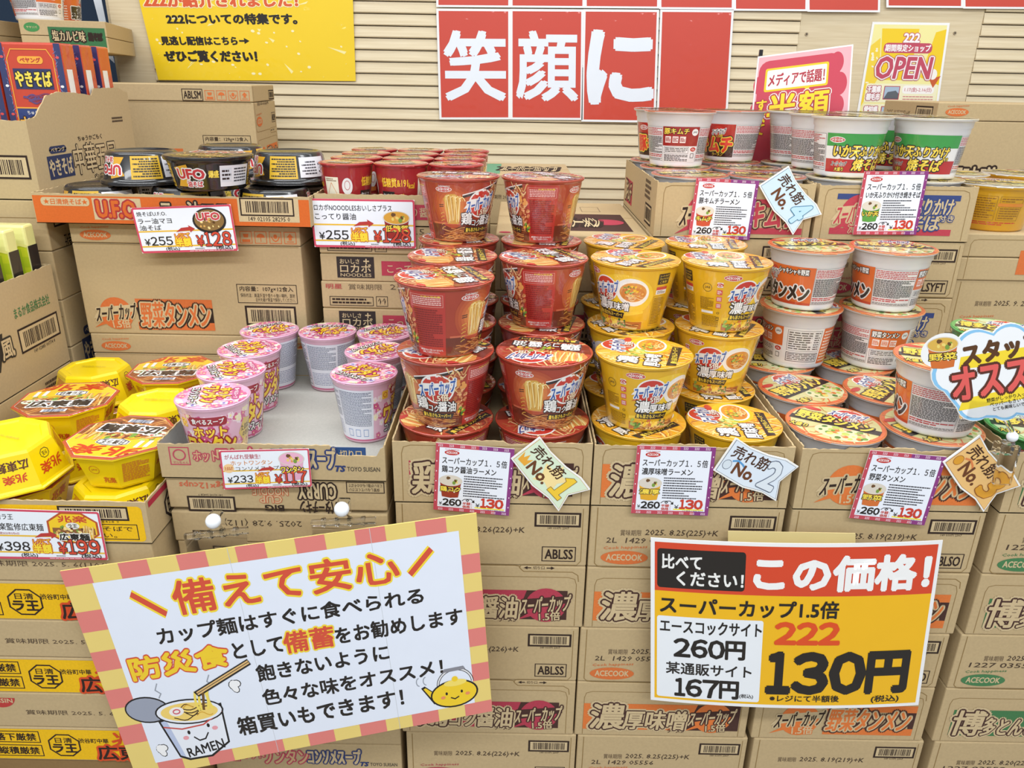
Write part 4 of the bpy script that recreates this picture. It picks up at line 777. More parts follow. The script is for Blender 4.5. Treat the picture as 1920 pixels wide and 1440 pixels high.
# second row
carton('veg', -.8185, YS, .4235, .4, .2462, .2145, 'large brown carton with an orange vegetable logo under the black dishes', lambda H: face_long(H, '107'), split=.815)
carton('veg', -.8165, YS, .4235, .4, .4612, .2145, 'large brown carton behind the pink cups and octagonal bowls', lambda H: face_long(H, '107'), split=.815)
tray(-.8585, 1.385, .493, .35, .192, .054, 'shallow orange carton of black round noodle dishes', face_ufo, pf=[(0, 1), (.1, .97), (.4, 1), (.7, .96), (1, 1)])
tray(-.363, YS, .303, .41, .189, .056, 'low open carton of small dark red noodle cups', lambda H: face_locabo(H, False))
for j, (dt, hh) in enumerate(((.2455, .104), (.35, .104), (.4545, .104), (.559, .117))):
    carton('loc%d' % (hh * 1000), -.363 + (.002, 0, .003, 0)[j], YS + .001, .303, .41, dt, hh, 'thin brown low-carb noodle carton, %s under the small dark red cups' % ('first', 'second', 'third', 'fourth')[j], lambda H: face_locabo(H, True), split=.5, group='thin low-carb cartons')
def top_art(col):
    def f(H):
        c = Cv(); c.rect(22, H * .12, 92, H * .6, DK, 1); c.T('濃厚味噌ラーメン', 26, H * .2, 72, H * .5, CARDL, 4, .03, INK, .06); c.ell(78, H * .36, 12, 12, col, 3); c.lines(34, H * .66, 60, H * .86, 5, 'i8a765c', 2, .5, 6); c.frame(64, H * .68, 78, H * .84, .5, 'i8a765c', 2); c.ell(6, 8, 4, 3, col, 2); return c
    return f
carton('backA', -.035, YS, .283, D1, .2565, HC - .001, 'brown carton with a printed red top behind the red cup stacks', fs('A'), None, None, top_art('ib04050'), .515)
carton('backA2', -.033, YS, .283, D1, .4755, HC - .001, 'brown carton lower behind the red cup stacks', fs('A'), None, None, None, .515)
LOW = [(0, .985), (.18, .985), (.2, 1), (1, 1)]
tray(.254, YS, .284, D1, .157, .099, 'open carton of red kimchi ramen cups', fs('J'), None, lambda H: side_super('J', H), pf=LOW)
tray(.545, YS, .284, D1, .157, .099, 'open carton of green-banded squid noodle cups', fs('K'), pf=LOW)
for k, X, nm, code in (('J', .254, 'kimchi', 'ABLSK'), ('K', .545, 'squid noodle', 'LSYFT')):
    for j, dt in enumerate((.2565, .4755)):
        carton('sec' + k, X - .001 + .002 * j, YS + .001, W1 - .001, D1, dt, HC - .001, 'brown %s carton %s' % (nm, ('right under the open %s carton' % nm, 'second under the open %s carton' % nm)[j]), lambda H, k=k, code=code: face_super(k, H, '2025. 7.30(199)+K', code), None, lambda H, k=k: side_super(k, H), None, .515)
carton('lamp', .838, YS + .022, .285, .40, .243, .088, 'brown carton with an orange patch under the big yellow bowls', face_orange, None, None, None, .5)
for j, dt in enumerate((.3315, .5505)):
    carton('supL', .84, YS + .024, .285, .40, dt, HC - .001 if j == 0 else .142, 'brown carton %s under the big yellow bowls' % ('second', 'third')[j], fs('C', date='2025. 9. 2(118)+K', code=None), None, None, None, .515)
# third row, by the wall
r6 = math.radians(6)
carton('long129', -1.078, 1.955, .425, .275, .012, .2185, 'large brown carton with care symbols close to the slatted wall', lambda H: face_long(H, '129', 'ABLSM'), lambda H: face_super('C', H, '2025. 8.21(225)+K', 'ABLSM'), None, None, .82, r6)
carton('long129', -1.09, 1.955, .425, .275, .231, .2185, 'large brown carton under the one with care symbols', lambda H: face_long(H, '129', 'ABLSM'), lambda H: face_super('C', H, '2025. 8.21(225)+K', 'ABLSM'), None, None, .82, r6)
def top_green(H):
    c = Cv(); c.rect(4, 8, 40, H - 8, 'i6a9a78', 1); c.T('スーパーカップ', 40, H * .3, 90, H * .7, CARDL, 4, .03, INK, .08); return c
carton('backgreen', -.16, 1.945, .30, .30, .207, .242, 'brown carton with a green printed top by the slatted wall', lambda H: face_plain(H, 'ABL'), None, None, top_green)
carton('farM', .995, 1.935, .425, .285, .022, .2135, 'large brown carton behind the squid noodle cups', lambda H: far_face(H), None, lambda H: far_side(H), None, .81)
carton('farM', .99, 1.935, .425, .285, .236, .2135, 'large brown carton lower behind the squid noodle cups', lambda H: far_face(H), None, lambda H: far_side(H), None, .81)
# far corner: cartons with white cups on top
for nm, X0, Y0, w_, d_, dt, h_, lb, fr, rz in (('stackfar', -1.47, 1.95, .32, .34, .19, .26, 'brown carton hidden behind the red noodle packs', lambda H: face_plain(H), 0), ('stackfar2', -1.47, 1.95, .34, .34, -.0555, .245, 'upper brown carton behind the red noodle packs', lambda H: face_plain(H, 'TAW'), 0),
                                         ('greenbox', -1.235, 2.03, .19, .32, -.126, .07, 'small brown carton with a green panel above the red packs', face_green, .25), ('tawbox', -1.45, 1.97, .17, .24, -.126, .07, 'small brown carton with a barcode above the red packs', lambda H: face_plain(H, 'TAW'), 0)):
    carton(nm, X0, Y0, w_, d_, dt, h_, lb, fr, rz=rz)
mb = MB(); a = [at(170, -20, 2.44), at(186, -20, 2.44), at(214, 118, 2.44), at(203, 108, 2.44)]
mb.add(a + [q + Vector((0, .002, 0)) for q in a], [(0, 1, 2, 3), (7, 6, 5, 4), (0, 1, 5, 4), (1, 2, 6, 5), (2, 3, 7, 6), (3, 0, 4, 7)], 'sdfe4ea'); struct('trim_1', mb.mesh('trim_1'))
# ------------------------------------------------------------------ cups in the cartons
H1 = .1046
def grid(kind, name, desc, group, X, Y, cols, rows, base, stacks, sides, cat='cup noodles', H=H1, off={}):
    """stacks[(col, row)] = [view angle of each cup, bottom first]"""
    for (c, r), views in sorted(stacks.items()):
        for lv, v in enumerate(views):
            n = len(views); x = X + cols[c] + RNG.uniform(-.0003, .0003) * (lv > 0); y = Y + rows[r] + RNG.uniform(-.0003, .0003) * (lv > 0)
            if (lv or len(views) == 1) and (c, r) in off: x += off[c, r][0]; y += off[c, r][1]
            pos = 'alone' if n == 1 else ('bottom', 'second', 'third', 'fourth')[lv] if lv < n - 1 else 'top'
            lb = '%s, %s row, %s, %s' % (desc, rows_name[r] if len(rows) == 3 else ('front', 'second', 'third', 'rear')[r], sides[c], pos + (' of its stack' if n > 1 else ' in its spot'))
            cup(kind, name, lb, (x, y, D(base) + lv * (H + .0018)), v, group=group, cat=cat)
rows_name = ROWN
CO, RO = (.0712, .2138), (.0708, .2122, .3536)
FO, FR = (.0708, .2143), (.0695, .2127, .3559)
grid('red', 'noodle_cup', 'red soy ramen cup', 'red soy ramen cups', XA, YF, CO, RO, .567, {(0, 0): [200, 8, 82], (1, 0): [-80, -33], (0, 1): [90, -60, 116], (1, 1): [20, 150, 72], (0, 2): [0, 40, 100, -42], (1, 2): [0, 60, 150, 66]}, ('nearest the pink cups', 'nearest the yellow cups'))
grid('yel', 'noodle_cup', 'yellow miso ramen cup', 'yellow miso ramen cups', XB, YF, CO, RO, .567, {(0, 0): [70, -4], (1, 0): [-30], (0, 1): [0, 90, 52], (1, 1): [-50, 22, -18], (0, 2): [10, 80, 20], (1, 2): [0, 20, -20]}, ('nearest the red cups', 'nearest the white cups'))
grid('tan', 'noodle_cup', 'white vegetable ramen cup', 'white vegetable ramen cups', XC, YF, FO, FR, .567, {(0, 0): [150], (1, 0): [30, 126], (0, 1): [10], (1, 1): [-10], (0, 2): [90, 236, 66], (1, 2): [20, 163, 106]}, ('nearest the yellow cups', 'nearest the green cups'), off={(0, 2): (.03, -.004), (1, 2): (.03, -.004)})
grid('green', 'noodle_cup', 'green pork ramen cup', 'green pork ramen cups', XD, YF, CO, RO, .567, {(0, 0): [20], (0, 1): [0, 30]}, ('nearest the white cups', 'outer side'))
grid('kim', 'noodle_cup', 'red and white kimchi ramen cup', 'kimchi ramen cups', .254, YS, FO, FR, .253, {(0, 0): [10], (1, 0): [60], (0, 1): [0, 166], (1, 1): [70], (0, 2): [40, 20], (1, 2): [0, 62]}, ('outer side', 'nearest the squid cups'))
grid('squid', 'noodle_cup', 'green-banded white squid noodle cup', 'squid noodle cups', .545, YS, FO, FR, .253, {(0, 0): [90, -14], (1, 0): [0, 36], (0, 1): [20, 165], (1, 1): [0, 30], (0, 2): [0, 160], (1, 2): [0, 50]}, ('nearest the kimchi cups', 'outer side'), off={(0, 0): (-.006, 0)})
PX, PYR = (.0535, .1605, .2675), (.051, .158, .265, .372)
grid('pink', 'soup_cup', 'pink wonton soup cup', 'pink wonton soup cups', -.502, YF, PX, PYR, .5345, {(0, 0): [-8], (0, 1): [-40], (0, 2): [-60], (0, 3): [126], (1, 3): [190], (2, 3): [130], (2, 2): [100], (2, 1): [-96]}, ('nearest the octagonal bowls', 'centre', 'nearest the red cups'), H=.1046, off={(0, 0): (.014, 0), (0, 1): (.004, 0), (0, 2): (-.002, 0)})
LX, LYR = (.050, .1515, .253), (.051, .153, .255, .357)
grid('low', 'noodle_cup', 'small dark red low-carb cup', 'low-carb noodle cups', -.363, YS, LX, LYR, .2425, {(c, r): [((100, 8, -8), (60, 20, 40), (30, 0, 80), (10, 60, 0))[r][c]] for c in range(3) for r in range(4)}, ('nearest the black dishes', 'centre', 'outer side'))
# black dishes: two layers, some upside down
DS = [(-.7735, 1.4658, 0, 1, 118, 'lower layer, front, by the torn carton'), (-.612, 1.4658, 0, 1, 150, 'lower layer, front centre'), (-.4505, 1.4658, 0, 1, 95, 'lower layer, front, by the dark red cups'),
      (-.7735, 1.630, 0, 0, 20, 'lower layer, rear, by the torn carton'), (-.612, 1.630, 0, 1, 60, 'lower layer, rear centre'), (-.4505, 1.630, 0, 0, 30, 'lower layer, rear, by the dark red cups'),
      (-.70, 1.49, 1, 1, 146, 'upper layer, nearest the torn carton'), (-.553, 1.432, 1, 0, 6, 'upper layer, upright in front'), (-.437, 1.537, 1, 1, 122, 'upper layer, nearest the dark red cups'), (-.59, 1.652, 1, 1, 30, 'upper layer, behind the upright one')]
for x, y, lv, inv, v, lb in DS:
    cup('dish', 'noodle_dish', 'black round noodle dish%s, %s' % (' upside down' if inv else '', lb), (x, y, D(.2435) + lv * .0597 + (.0585 if inv else 0)), v, inv=bool(inv), group='black noodle dishes', cat='noodle dish')
# big yellow bowls at the far end
for k, (x, y, v) in enumerate(((.918, YS + .10, 20), (1.085, YS + .29, 60), (.92, YS + .28, 0))):
    cup('big', 'noodle_bowl', 'big yellow wrapped noodle bowl, %s' % ('nearest the squid noodle carton', 'rear outer one', 'behind the nearest big bowl')[k], (x, y, D(.243)), v, group='big yellow bowls', cat='noodle bowl')
# octagonal bowls
OB = [(-.583, 1.009, 0, 1, 0, 'lower layer under the front lid-up bowl'), (-.738, 1.009, 0, 0, 0, 'lower layer by the price card'), (-.584, 1.163, 0, 0, 45, 'lower layer, middle by the pink cups'), (-.738, 1.163, 0, 1, 0, 'lower layer, middle by the tall boxes'), (-.584, 1.317, 0, 1, 0, 'lower layer, rear by the pink cups'), (-.738, 1.317, 0, 0, 0, 'lower layer, rear by the tall boxes'),
      (-.577, 1.029, 1, 0, 186, 'lid up, nearest the low wonton carton'), (-.734, 1.167, 1, 0, -8, 'lid up, beside the tall boxes'), (-.620, 1.314, 1, 0, -6, 'lid up, behind the pink cups'), (-.767, 1.318, 1, 1, 0, 'upside down, rear by the tall boxes'), (-.585, 1.168, 1, 1, 0, 'upside down, between two lid-up bowls'), (-.722, .992, 1, 1, 168, 'upside down and tilted, above the price card')]
for x, y, lv, inv, v, lb in OB:
    z = D(.6135) + lv * .0605; t = (math.radians(6), math.radians(2)) if lb.startswith('upside down and tilted') else None
    cup('oct', 'noodle_bowl', 'yellow octagonal noodle bowl, ' + lb, (x, y, z + (.0585 if inv else 0) + (.0135 if t else 0)), v + (0 if inv else 0), tilt=t, inv=bool(inv), group='yellow octagonal bowls', cat='noodle bowl')
# white cups in the far corner
for k, (px, Y, v) in enumerate(((-45, 2.08, 230), (78, 2.1, 100), (113, 2.26, 238))):
    q = at(px, 50, Y); cup('tan', 'noodle_cup', 'white noodle cup on a far carton, %s' % ('partly behind the red packs', 'in the middle of three', 'nearest the maple board')[k], (q.x, q.y, D(-.1265)), v, group='white cups in the far corner')
# red and navy packs; yellow-green packs
def pack(w, h, d, base, draw, side):
    mb = MB(); mb.box(-w / 2, w / 2, -d / 2, d / 2, 0, h, base, .004); c = Cv(); draw(c, h / w * 100); mb.cv(c, plane(Vector((-w / 2, -d / 2 - .0001, 0)), ex, ez, -ey, w / 100))
    c = Cv(); side(c, h / d * 100); mb.cv(c, plane(Vector((w / 2 + .0001, -d / 2, 0)), ey, ez, ex, d / 100)); return mb.mesh('noodle_pack')
def red_pack(c, H):
    for x in (3, 97):
        c.rect(x - 3 + (0 if x > 50 else 0), 1, x + 3, H - 1, 'g343a66', 2)
        for k in range(40): c.line([(x + (4 if x < 50 else -10) + 6 * RNG.random(), H * .03 + H * .94 * k / 40), (x + (4 if x < 50 else -10) + 6 * RNG.random(), H * .03 + H * .94 * (k + .8) / 40)], .7, ('g6a78a8', 'g8a90c0')[k % 2], 2.4)
        x2 = 90 if x > 50 else 10; c.rect(min(x, x2), 1, max(x, x2), H - 1, 'g343a66', 2)
        for k in range(5): bits(c, (x + x2) / 2, H * (.1 + .2 * k), .1, .1, 1, [WH if k % 2 else 'gd85050'], 3, 4)
    o = 'gf0a838'; c.line([(14, 8), (14, H - 24), (22, H - 10), (78, H - 10), (86, H - 24), (86, 8)], 1.4, o, 3)
    c.rr(30, H - 31, 70, H - 20, 5, o, 3); c.T('ペヤング', 34, H - 29, 66, H - 22, 'gb8302a', 4, .05); c.rect(20, H - 68, 80, H - 38, 'g2c345e', 3); c.T('やきそば', 22, H - 64, 78, H - 42, 'gf4dc50', 5, .04, BK, .07); swirl(c, 20, 80, H - 88, H - 76, 8, ['g5a4a80', 'g803a5a'], 2, 4)
    c.rect(14, 30, 86, H - 96, 'g2c4078', 3); c.rect(14, H - 97, 86, H - 95, o, 4); c.T('中華五目', 17, H - 134, 83, H - 110, 'gf0b048', 5, .03, BK, .06); c.T('ちゅうかごもく', 30, H - 106, 70, H - 100, WH, 5, .01); bits(c, 50, 50, 34, 20, 30, ['gd9a058', 'g6f9a3c', 'gc05030'], 4, 4)
rp = pack(.122, .258, .05, 'gc8442a', red_pack, lambda c, H: (c.rect(20, 20, 60, H * .82, WH, 1), c.lines(26, 30, 54, H * .5, 12, 'g6a6a80', 2, .4, 3)))
for c_, x in ((0, -.9285), (1, -1.056)):
    for k, y in enumerate((1.605, 1.675, 1.742)):
        o = obj('noodle_pack', rp, None, (x, y, D(.199)), 0); tagit(o, 'red and navy noodle pack in the torn carton, %s, %s' % (('aisle side', 'inner side')[c_], ('front', 'second', 'third')[k]), 'noodle pack', 'red noodle packs')
def grn_pack(c, H):
    c.rect(1, 1, 99, H * .86, 'gc8d42a', 1)
    for k in range(6): c.rect(1, H * .86 * k / 6, 99, H * .86 * (k + .5) / 6, 'gb4c824', 1.5)
    for k in range(5): c.rect(10 + k * 18, 1, 18 + k * 18, H * .84, 'ga8c020', 1.8)
    c.ell(50, H * .55, 34, 30, 'gf0e8b0', 3); c.T('カルボ', 26, H * .5, 74, H * .6, BK, 4, .04); c.line([(1 + k * 9.8, H * (.86 + .012 * (k % 2))) for k in range(11)], 4, 'gece890', 3)
gp = pack(.125, .262, .03, 'gecea9a', grn_pack, lambda c, H: (c.rect(4, H * .3, 96, H * .86, BK, 1), c.rect(10, 10, 90, H * .3, WH, 1), c.lines(20, 20, 80, H * .26, 6, 'g6a6a80', 2, .4, 3)))
for k, y in enumerate((1.205, 1.26, 1.315, 1.37)):
    o = obj('noodle_pack', gp, None, (-.9285, y, D(.508)), 0); tagit(o, 'yellow-green noodle pack in its open carton, %s' % ('nearest the aisle end', 'second from the aisle end', 'third from the aisle end', 'rearmost')[k], 'noodle pack', 'yellow-green noodle packs')
# ------------------------------------------------------------------ printed sheets and cards
def sheet(name, label, cat, quad, Y, W, H, draw, base='sf0f0ee', outline=None, group=None, bow=0, th=.0009, parts=None):
    """quad = photo pixels TL, TR, BR, BL on the upright plane Y; draw on a y-down canvas W x H"""
    Ys = Y if isinstance(Y, (list, tuple)) else [Y] * 4
    P = [at(px, py, y) for (px, py), y in zip(quad, Ys)]; cen = sum(P, Vector()) / 4
    n = (P[3] - P[0]).cross(P[1] - P[0]).normalized(); n = n if n.y < 0 else -n
    def mp(x, y, l, back=0):
        s, t = x / W, 1 - y / H; q = (P[0] * (1 - s) + P[1] * s) * (1 - t) + (P[3] * (1 - s) + P[2] * s) * t
        return q + n * (l * .00012 - back + bow * 4 * s * (1 - s)) - cen
    out = outline or [(0, 0), (W, 0), (W, H), (0, H)]
    if bow: out = [(W * k / 24, 0) for k in range(25)] + [(W * k / 24, H) for k in range(24, -1, -1)]
    out = [(x, H - y) for x, y in out]; k = len(out); mb = MB()
    f = [mp(x, y, 0) for x, y in out]; b = [mp(x, y, 0, th) for x, y in out]
    if bow:
        h = k // 2; top, bot = f[:h], f[h:][::-1]; tb, bb = b[:h], b[h:][::-1]
        for A, B in ((top, bot), (tb, bb)): mb.add(A + B, [(i, i + 1, h + i + 1, h + i) for i in range(h - 1)], base, True)
    else: mb.add(f, [tuple(range(k))], base); mb.add(b, [tuple(range(k - 1, -1, -1))], base)
    mb.add(f + b, [(i, (i + 1) % k, k + (i + 1) % k, k + i) for i in range(k)], base)
    c = Cv(H=H); draw(c); mb.cv(c, mp, W / 24 if bow else None, bool(bow)); o = obj(name, mb.mesh(name), None, cen); tagit(o, label, cat, group); return o
INKK, RED_, GOLD = 's26221f', 'sc8402e', 'se8b93a'
def minicup(c, x0, y0, x1, y1, a, b, t=None):
    m = (x0 + x1) / 2; w = (x1 - x0) / 2; h = y1 - y0; ey_ = h * .24
    c.poly([(x0 + w * .06, y0 + ey_), (x1 - w * .06, y0 + ey_), (x1 - w * .3, y1 - h * .04), (m, y1), (x0 + w * .3, y1 - h * .04)], b, 5); c.ell(m, y0 + ey_, w, ey_, 'sd8cfc0', 5.2); c.ell(m, y0 + ey_, w * .94, ey_ * .88, a, 5.4)
    rg = random.Random(3); bits(c, m, y0 + ey_, w * .6, ey_ * .5, 14, ['sd8a050', 'se8d070', 's6a4a2a', 's7a9a40'], w * .12, 5.6, rg); bits(c, m, y0 + h * .68, w * .5, h * .16, 12, ['sd8a050', 'se8d070', 's3a2a1a', 'sf0e8d8'], w * .12, 5.6, rg)
    if t: c.T(t, x0 + w * .14, y0 + h * .5, x1 - w * .14, y0 + h * .72, 'sf4d850', 7, .04, INKK, .1)
def card_half(lines, old, new, pic, extra=None):
    def f(c):
        c.rr(0, 0, 100, 44, 2, 'sd04c62', 1); c.rr(1.8, 1.8, 98.2, 42, 1, 'seaeef4', 2)
        c.rect(1.8, 22.4, 98.2, 23.8, GOLD, 3); c.rect(1.8, 37, 98.2, 38.4, GOLD, 3)
        for t, x0, y0, x1, y1, m in lines: c.T(t, x0, y0, x1, y1, m, 4, .008, res=2)
        pic(c)
        c.num(old, 6, 28.4, 34.5, 36.6, INKK, 5, b=.02, gap=.16); c.T('(税込)', 26, 38.2, 40, 42.4, INKK, 5, .02, res=2)
        c.rr(36.5, 30, 54, 38.6, 3, 'sf0c832', 4); c.T('レジにて', 38, 25.6, 53, 30.4, 'sf0d23a', 5, .03, RED_, .12, rot=3); c.T('半額', 38, 30.4, 53, 38, 'sf4d83a', 6, .05, 'sd06a2a', .08, res=2)
        c.poly([(40, 24.4), (46, 20.4), (54, 19.8), (53.4, 18), (60, 21.6), (54.6, 25), (54.6, 23), (47, 23.4)], 'sb83a34', 5)
        c.num(new, 59.6, 25.4, 95, 38.4, 'sd24a34', 8, b=.025, o=INKK, ow=.045, gap=.2); c.T('(税込)', 78, 38.4, 95, 42.6, INKK, 9, .02, res=2)
        c.lines(56, 40, 66, 41.2, 1, 's6a6a6a', 4); c.lines(50, 42.4, 96, 43.4, 1, 'sf0d8dc', 4, .5, 12)
        if extra: extra(c)
    return f
cardq = dict(
    ufo=[(245, 390), (432, 383), (447, 470), (267, 475)], low=[(580, 372), (777, 375), (780, 466), (590, 463)], pink=[(411, 845), (579, 841), (585, 912), (420, 918)], oct=[(-30, 953), (185, 960), (203, 1050), (-14, 1047)])
def pic_ufo(c): c.ell(76, 14.5, 17, 12, 's2a2422', 4); c.ell(76, 14, 15, 10, 's8a6a3a', 5); bits(c, 76, 16, 12, 6, 20, ['sd8a858', 's5a3a1a', 'sf0d890'], 1.4, 5.3); c.T('UFO', 64, 7, 87, 14, 'sc84a50', 6, .06, 'sf0e8e0', .1)
sheet('price_card', 'price card at 128 yen hanging on the orange carton of black dishes', 'price card', cardq['ufo'], 1.3795, 100, 44, card_half([('焼そばU.F.O.', 4, 4, 34, 8.4, INKK), ('ラー油マヨ', 4, 10.4, 38, 15.8, INKK), ('油そば', 4, 17, 26, 22, INKK)], '¥255', '¥128', pic_ufo), group='half price cards')
sheet('price_card', 'price card at 128 yen hanging on the carton of small dark red cups', 'price card', cardq['low'], 1.4065, 100, 44, card_half([('ロカボNOOODLESおいしさプラス', 3.5, 5, 78, 10.4, INKK), ('こってり醤油', 3.5, 12.8, 43, 18.6, INKK)], '¥255', '¥128', lambda c: minicup(c, 69, 10, 95, 36, 'sd8a03c', 's9a2a24', '低糖質')), group='half price cards')
sheet('price_card', 'price card at 117 yen hanging on the low pink cup carton', 'price card', cardq['pink'], .9735, 100, 44, card_half([('がんばれ受験生!', 5, 4.6, 45, 10, 'sb8404e'), ('ホットワンタン', 11, 11.6, 58, 17, 'sd8883a'), ('コンソメスープ', 16, 18.4, 65, 23, 's5a524a')], '¥233', '¥117', lambda c: (minicup(c, 65, 3, 94, 36, 'se8b0c8', 'se0a8c0', 'ワンタン'), c.ell(8.4, 20, 6, 5, 'sf0c890', 4), c.T('たまねぎ', 4, 18, 13, 22, 'sb8582c', 5, .02))), group='half price cards')
def pic_oct(c):
    p = lambda r, ry: [(75 + r * math.cos(math.radians(22.5 + 45 * k)), 15 + ry * math.sin(math.radians(22.5 + 45 * k))) for k in range(8)]
    c.poly(p(24, 15), 'sb8542c', 4); c.poly(p(22, 13.4), 'sf0c828', 4.5); c.rect(57, 15, 94, 21, 's8a5a34', 5); bits(c, 74, 18, 17, 5, 40, ['s7a9a40', 'sd8a858', 's5a2c1a', 'sf0d890'], 1.3, 5.5); strands(c, 84, 93, 12, 26, 8, ['sf0d08a', 'sd9a858'], .8, 6, .6); c.T('兆楽', 63, 4, 88, 10, RED_, 6, .04); c.ell(75, 13, 6, 3, 'se8e4dc', 6); c.T('ラ王', 71, 11.4, 79, 14.6, INKK, 7, .04); c.T('広東麺', 62, 20, 88, 26, INKK, 7, .05, 'sf0ece4', .12)
sheet('price_card', 'price card at 199 yen hanging on the carton of octagonal bowls', 'price card', cardq['oct'], .9255, 100, 44, card_half([('日清ラ王', 4, 4, 24, 9, INKK), ('兆楽監修広東麺', 4, 12, 49, 18.4, INKK), ('賞味期限2025年5月6日', 3, 20, 27, 22, 'sb05a5a')], '¥398', '¥199', pic_oct), group='half price cards')
def card_big(t2, picA, picB, pt, n=9, x2=78):
    def f(c):
        c.rect(0, 0, 100, 88, 'sc04a58', 1); c.poly([(55, 0), (100, 0), (100, 88), (80, 88), (92, 6), (55, 5)], 's8a3c7e', 1.5); c.rect(5, 5, 95, 83, 'seaeef6', 2)
        for k in range(7): c.T('222', 3 + k * 14, 1, 9 + k * 14, 3.6, 'sf0dce4', 3, .03); c.T('222', 6 + k * 14, 84.4, 12 + k * 14, 87, 'sf0dce4', 3, .03)
        for k in range(6): c.ell(2, 10 + k * 13, .7, 1, 'sf0dce4', 3, 8); c.ell(98, 12 + k * 13, .7, 1, 'sf0dce4', 3, 8)
        c.T('Cook happiness', 12, 6, 30, 8, 'sc04a44', 3, .02); ace(c, 21, 11, 19, 'sc03a34', 'sf2ecea', False)
        c.T('スーパーカップ１．５倍', 9, 16.4, 92, 25.6, INKK, 4, .015, res=2); c.T(t2, 9, 28, x2, 36.6, INKK, 4, .02, res=2)
        minicup(c, 6, 40, 36, 70, picA, picB, pt)
        for k in range(n): rg = random.Random(k + len(t2)); c.lines(38, 39 + k * 29 / n, 38 + rg.choice((28, 40, 44, 50, 54, 56)), 39 + (k + .82) * 29 / n, 1, 's34343a', 3, .54, 19, rg)
        c.T('¥', 7, 76, 11, 80, INKK, 4, .01); c.num('260', 12, 71.8, 36, 80.2, INKK, 4, b=.06); c.rect(6, 80.8, 34, 81.2, 's8a8a90', 3)
        c.line([(37, 73), (40, 70.6), (44, 70.2), (46, 72), (44, 73.4), (42.4, 72), (45, 70.2), (49, 70), (52, 73)], .8, INKK, 4); c.poly([(53.6, 74.6), (49.6, 74.2), (53, 70.6)], INKK, 4)
        c.T('半額', 38, 74.4, 48, 78.2, RED_, 5, .03); c.T('価格', 38, 78.6, 48, 82.4, RED_, 5, .03)
        for k, t in enumerate('レジにて'): c.T(t, 49, 75 + k * 1.9, 50.6, 76.6 + k * 1.9, RED_, 5)
        c.rect(54, 80, 93, 81.6, 'sf2e03a', 3); c.T('¥', 55, 75, 60.5, 80, INKK, 4, .01); c.num('130', 62, 68, 91, 79.4, RED_, 5, b=.07); c.T('※半額後の価格(税込)', 66, 81.8, 93, 83, INKK, 5)
    return f
bigq = dict(A=[(817.5, 830), (965, 842), (954, 967), (812.5, 955)], B=[(1195, 835), (1343, 839), (1327, 967), (1183, 962)], C=[(1632, 844), (1775, 857), (1733, 985), (1592, 971)], J=[(1306, 333), (1424, 339), (1405, 450), (1290, 446)], K=[(1621, 321), (1742, 321), (1717.5, 440), (1599, 440)])
for k, t2, x2, a, b, pt, yy, who in (('A', '鶏コク醤油ラーメン', 79, 'sc8703c', 's9a3c28', '鶏コク', .9735, 'red soy ramen'), ('B', '濃厚味噌ラーメン', 74, 'sf0c83a', 'se0a82c', '濃厚', .9735, 'yellow miso ramen'), ('C', '野菜タンメン', 56, 'sd8b050', 'sd07034', '野菜', .9735, 'white vegetable ramen'),
                                   ('J', '豚キムチラーメン', 74, 'sd8803a', 'sc05034', 'キムチ', 1.4065, 'kimchi ramen'), ('K', 'いか天ふりかけ付き焼きそば', 94, 's8a6a34', 's5a9a44', 'いか天', 1.4065, 'squid noodle')):
    sheet('price_card', 'red and purple bordered 130 yen price card on the %s carton' % who, 'price card', bigq[k], yy, 100, 88, card_big(t2, a, b, pt, x2=x2), group='bordered price cards')
# rank pennants
def pennant(k, quad, notch, Y, fill, edge, numc, numo, label, deco, tx):
    W, H = 100, 44
    out = [(0, 0), (26, 3), (55, 2), (80, -2), (100, 0), (89, 24), (100, 46), (76, 44), (48, 48), (22, 46), (0, 44)]
    def f(c):
        sc_ = lambda s: [(50 + (x - 50) * s, 22 + (y - 22) * (s - .03)) for x, y in out]
        c.poly(sc_(.955), edge, 1); c.poly(sc_(.94), fill, 2); deco(c)
        c.T('売れ筋', 8, 6, 62, 21, 's4a2e1c', 5, .02, res=2); c.T('No.', 22, 24, 54, 38, 's6a3e22', 5, .05, res=2); 
        if k == '1': o1 = [(66, 12), (74, 5), (80, 5), (80, 32), (86, 32), (86, 38), (64, 38), (64, 32), (71, 32), (71, 14)]; c.poly(o1, numc, 6); c.line(o1, .7, numo, 6.6, True)
        else: c.T(k, 63, 6, 84, 38, numc, 6, .05, numo, .03, res=2)
    sheet('rank_pennant', label, 'rank tag', quad, Y, W, H, f, 'seeeeea', out, 'best seller rank tags', th=.0022)
def crown(c): c.poly([(6, 38), (4, 25), (9, 31), (12, 23), (15, 31), (20, 25), (19, 38)], 'se8a83a', 4); c.poly([(52, 4), (62, 14), (74, 12), (66, 24), (70, 38), (54, 34), (40, 42), (42, 28), (34, 16), (48, 16)], 'sf4dc9a', 3)
def medal(a, b):
    def f(c): c.ell(11, 31, 6, 6, b, 4.4); c.ell(11, 31, 5.4, 5.4, a, 5); c.line([(15, 25), (22, 22), (30, 24), (34, 26)], 2.2, 's5a9ad0' if a == 'sd4dee6' else 'sd8804a', 4)
    return f
pennant('1', [(1012, 819), (1107, 918), (1050, 957), (958, 860)], 0, .9715, 'sd8e8cc', 'sc89a3a', 'sf0c83a', 's8a6a2a', 'pale green rank tag number one with a crown', crown, 0)
pennant('2', [(1380, 821), (1497.5, 875), (1457, 937), (1337.5, 882)], 0, .9715, 'sdce6f0', 's5a6478', 'sdce4ea', 's5a6478', 'pale blue grey rank tag number two on the yellow cup carton', medal('sd4dee6', 's5a6478'), 0)
